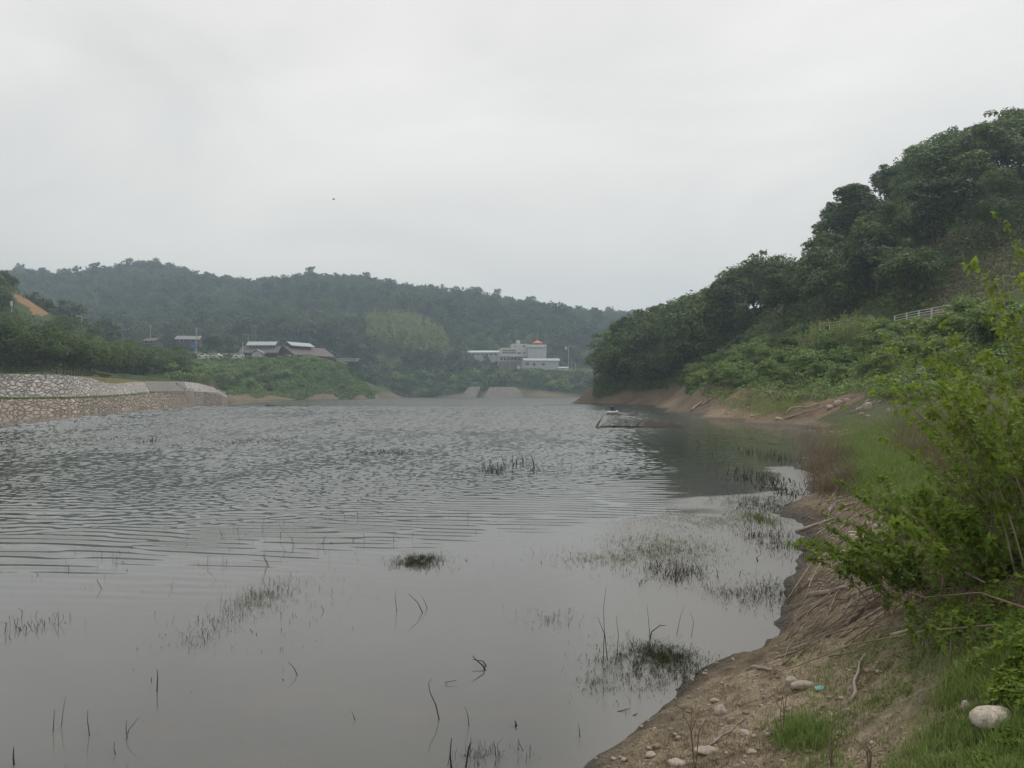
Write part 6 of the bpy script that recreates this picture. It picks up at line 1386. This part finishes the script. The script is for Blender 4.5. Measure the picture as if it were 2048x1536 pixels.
for a in [
    (835, 1122, 85, 26, 5200, .075, 'compact dark mat of water weed alone in open water', 901, 'weed', .7, .2), (870, 1122, 190, 40, 220, .06, 'thin floating weed spreading around the compact dark mat', 902, 'weed', .6, .5),
    (520, 1196, 120, 70, 1500, .09, 'loose green tussock of water weed left of the open calm water', 903, 'weed_green', .6, .6), (545, 1215, 260, 150, 420, .09, 'thin scattered weed stems around the green tussock', 904, 'weed', .6, .6),
    (420, 1262, 110, 70, 320, .09, 'straggling weed patch left below the green tussock', 905, 'weed', .8, .4), (1330, 1100, 200, 60, 3000, .10, 'green sedge patch in front of the bank reeds', 906, 'weed_green', .6, .6), (1230, 1120, 280, 44, 1300, .07, 'thin weed film left of the green sedge patch', 907, 'weed_green', .6, .5),
    (1350, 1148, 150, 46, 1100, .15, 'dark tangled stalks in front of the green sedge patch', 908, 'wet', .8, .5), (1520, 1040, 60, 24, 900, .17, 'bright green tuft of rushes at the edge of the weed film', 909, 'weed_green', .5, .8), (1430, 1046, 340, 36, 3600, .06, 'low yellow green weed film beside the rush tuft', 910, 'weed_green', .8, .2),
    (1300, 1325, 190, 80, 4200, .09, 'largest dark heap of water weed near the bank', 911, 'weed', .8, .25), (1325, 1308, 100, 40, 2600, .08, 'dense dark core of the largest weed heap', 912, 'weed', .8, .2), (1220, 1370, 130, 60, 380, .10, 'dark weed trailing left below the largest heap', 913, 'weed', .8, .25), (1380, 1352, 110, 26, 700, .07, 'weed washed against the mud at the right of the largest heap', 914, 'weed', .8, .1),
    (1484, 1192, 130, 50, 1100, .13, 'dark tangled weed clump halfway to the muddy corner', 915, 'wet', .8, .5), (1560, 1185, 90, 60, 700, .14, 'weed at the foot of the muddy corner', 916, 'weed', .7, .4), (1600, 1195, 50, 36, 700, .12, 'greenish hummock of weed on the muddy corner', 917, 'weed_green', .7, .4),
    (1440, 1034, 330, 34, 4200, .07, 'flat olive weed mat lying on the water before the stony bank', 935, 'weed_green', .95, .08), (1340, 1092, 230, 50, 3600, .06, 'flat olive weed mat between the reeds and the calm middle water', 936, 'weed_green', .95, .1), (1260, 1116, 260, 34, 2400, .06, 'thin olive weed mat trailing left from the sedges', 937, 'weed_green', .95, .1),
    (1100, 1238, 130, 34, 260, .09, 'sparse row of weed stems in the calm middle water', 918, 'weed', .5, .7), (1555, 1085, 130, 80, 1900, .14, 'dark reeds close to the stony bank', 919, 'wet', .7, .7), (1530, 1012, 150, 44, 3200, .16, 'flattened dark weed in the reedy shallows', 920, 'weed', .9, .2), (1575, 985, 80, 80, 500, .26, 'reed stalks beside the bank below the dry stems', 921, 'wet', .5, .85),
    (1565, 920, 90, 60, 420, .34, 'tall thin reeds in the shallow corner by the grass', 922, 'wet', .5, .9), (1530, 960, 130, 70, 400, .22, 'scattered reeds between bank and dark cove reflection', 923, 'wet', .5, .8), (1040, 934, 170, 26, 120, .40, 'row of upright reeds far out in the rippled water', 924, 'wet', .5, .95), (990, 941, 60, 12, 160, .22, 'dark weed clump at the left end of the reed row', 925, 'weed', .7, .5),
    (770, 906, 160, 10, 420, .16, 'long floating weed bed beyond the rippled water', 926, 'weed', .8, .2), (500, 882, 190, 16, 900, .16, 'dark floating weed bed left of the long one', 927, 'weed', .9, .1), (302, 884, 16, 6, 120, .3, 'small dark weed clump alone in the far left water', 928, 'weed', .6, .5), (130, 882, 280, 18, 1800, .16, 'wide greenish weed bed at the far left of the lake', 929, 'weed_green', .9, .05),
    (1010, 1505, 120, 50, 90, .12, 'sparse dead stems in the pale shallows at the bottom', 930, 'wet', .6, .7), (945, 1515, 60, 36, 150, .12, 'dark broken stems at the bottom middle', 931, 'wet', .6, .6), (70, 1255, 170, 36, 110, .15, 'group of dark stems standing in the left water', 932, 'wet', .5, .8), (700, 1060, 620, 90, 150, .22, 'lone thin reed stems among the ripples', 933, 'wet', .4, .95), (340, 1120, 560, 110, 110, .18, 'lone thin reed stems near the end of the ripples', 934, 'wet', .4, .95)]:
    a = list(a); mt = 'wet_stick' if a[8] == 'wet' else a[8]
    big = a[5] > .13
    wp = weed_patch(*a[:8], mat=mt, droop=a[9], upright=a[10], rad=.0010 if not big else .0018 if a[1] > 1000 else .006)
    if a[7] in (902, 904, 907, 913, 918, 923, 924, 930, 932, 933, 934): wp['kind'] = 'stuff'      # stems too scattered to count
gd = np.random.default_rng(950); P = []
for _ in range(800):
    px, py = gd.uniform(-40, 1600), 1536 - 420 * gd.random() ** 1.1; D = shoreD(py); x = (px - CX) / F * D
    if vnoise(x * .9, D * .9, 951) < .42 or zat(x, D) > -.02: continue
    P.append((x, D, .004))
P = np.array(P); V, Fq = leaf_quads(P, unit(np.array([0, 0, 1.0]) + gd.normal(0, .04, P.shape)), .008 * gd.uniform(.4, 2.6, len(P)) * np.clip(P[:, 1] / 7, 1, 2), gd, .3)
tag(link('debris', mesh_np('debris', V, [Fq], {'rnd': gd.uniform(0, 1, len(P))}), M['weed']), 'dark specks of leaves and scum floating on the calm water', 'debris', kind='stuff')
def water_stick(px, py, pts, rad, label, mat='wet_stick', group='sticks poking out of the calm water'):
    """pts: offsets in photo pixels (dx, dy up) from the point where it leaves the water"""
    D = shoreD(py); s = D / F; m_ = MB(); P_ = [(0, 0, -.05)] + [(dx * s, k * .02, max(dy, 0) * s) for k, (dx, dy) in enumerate(pts)]
    m_.tube(P_, [rad * (1 - .7 * i / (len(P_) - 1)) for i in range(len(P_))], 5)
    return tag(m_.build('water_stick', M[mat], loc=((px - CX) / F * D, D, 0)), label, 'stick', group)
for px, py, pts, rad, lab in [
    (975, 1338, [(-8, 8), (-24, 20), (-30, 26)], .010, 'thick dark stick poking out of the calm middle water'), (980, 1330, [(-14, 10), (-36, 12)], .008, 'dark stick lying low beside the thick one'), (602, 1348, [(-12, 14), (-26, 26)], .005, 'short slanting stick in the calm left water'),
    (882, 1436, [(-10, 30), (-22, 52), (-25, 68), (-20, 76)], .005, 'curved thin twig rising from the pale shallows'), (905, 1366, [(-14, 4), (8, 6)], .008, 'dark flat snag just breaking the surface'), (850, 1224, [(-14, 20), (-34, 38)], .006, 'slanting stick right of the green tussock'), (858, 1216, [(-8, 14), (-16, 26)], .004, 'smaller stick crossing the slanting one'),
    (796, 1222, [(-4, 18), (-6, 44)], .004, 'thin upright stem near the slanting sticks'), (317, 1380, [(1, 30), (-2, 42)], .006, 'straight upright stem in the left foreground water'), (185, 1467, [(-6, 30), (-8, 48)], .004, 'thin bent stem left of the forked twig'), (255, 1475, [(6, 18), (24, 42)], .004, 'forked twig low in the left foreground'), (258, 1465, [(-2, 12), (-4, 26)], .004, 'short upright twig touching the forked one'),
    (110, 1460, [(2, 20), (0, 42)], .004, 'upright stem at the far left foreground'), (126, 1450, [(4, 26), (6, 58)], .003, 'tall thin stem beside the upright one at the left'), (715, 1437, [(-6, 8), (-12, 16)], .004, 'tiny bent twig in the empty calm water'), (1030, 1450, [(2, 5), (0, 10)], .012, 'dark nub sticking out of the water'), (35, 1525, [(-3, 14), (-6, 32)], .008, 'dark pointed stub at the bottom left corner'),
    (940, 1448, [(-4, 20), (-10, 36)], .004, 'thin stem in the pale shallows'), (240, 1505, [(-8, 10), (-10, 22)], .004, 'bent twig at the bottom left'), (1215, 1318, [(-6, 50), (-20, 84)], .005, 'tall bare stalk left of the largest weed heap'), (1205, 1325, [(3, 60), (2, 110), (8, 150)], .004, 'tallest thin stalk behind the largest weed heap'), (1232, 1310, [(4, 40), (0, 80)], .004, 'bare stalk beside the tallest thin one'), (1298, 1276, [(4, 14), (22, 26), (34, 24)], .008, 'dark hooked branch behind the largest weed heap'),
    (1300, 1300, [(-2, 40), (-6, 90)], .004, 'upright twig in the middle of the largest weed heap'), (1350, 1270, [(10, 40), (20, 62)], .003, 'slanting thin twig right of the hooked branch'), (1380, 1272, [(6, 30), (0, 50)], .003, 'curved thin twig farthest right of the weed heap'), (1275, 1318, [(-12, 30), (-26, 56)], .004, 'slanting twig left of the hooked branch'), (1250, 1420, [(-16, -1), (10, 4)], .008, 'black snag floating beside the mud edge'), (1245, 1428, [(20, 0), (30, 3)], .008, 'dark stick touching the mud edge'),
    (1516, 1122, [(-4, 8), (4, 12)], .012, 'black stub in the water below the rushes'), (1160, 1470, [(-2, 14), (-4, 24)], .004, 'thin twig near the bottom mud edge'), (905, 1535, [(-4, 30), (-2, 60)], .008, 'dark stem at the bottom edge in the shallows'), (930, 1530, [(8, 40), (14, 52)], .007, 'slanting dark stem at the bottom edge')]:
    water_stick(px, py, pts, rad, lab)
# ------------------------------------------------------------------ haze over the lake
def build_haze():
    m, nt, N, L = new_mat('haze_air')
    out = N('ShaderNodeOutputMaterial'); v = N('ShaderNodeVolumePrincipled')
    v.inputs['Color'].default_value = (0.68, 0.84, 0.98, 1); v.inputs['Density'].default_value = 0.00050; v.inputs['Anisotropy'].default_value = 0.2
    L(v.outputs[0], out.inputs['Volume'])
    zb = float(min(ZG.min(), -3)) - 1.0
    b = MB().box((100, 800, zb), (5200, 2600, 260 - zb))
    tag(b.build('haze', m), 'thin pale haze over the whole lake', 'haze', kind='stuff')
build_haze()
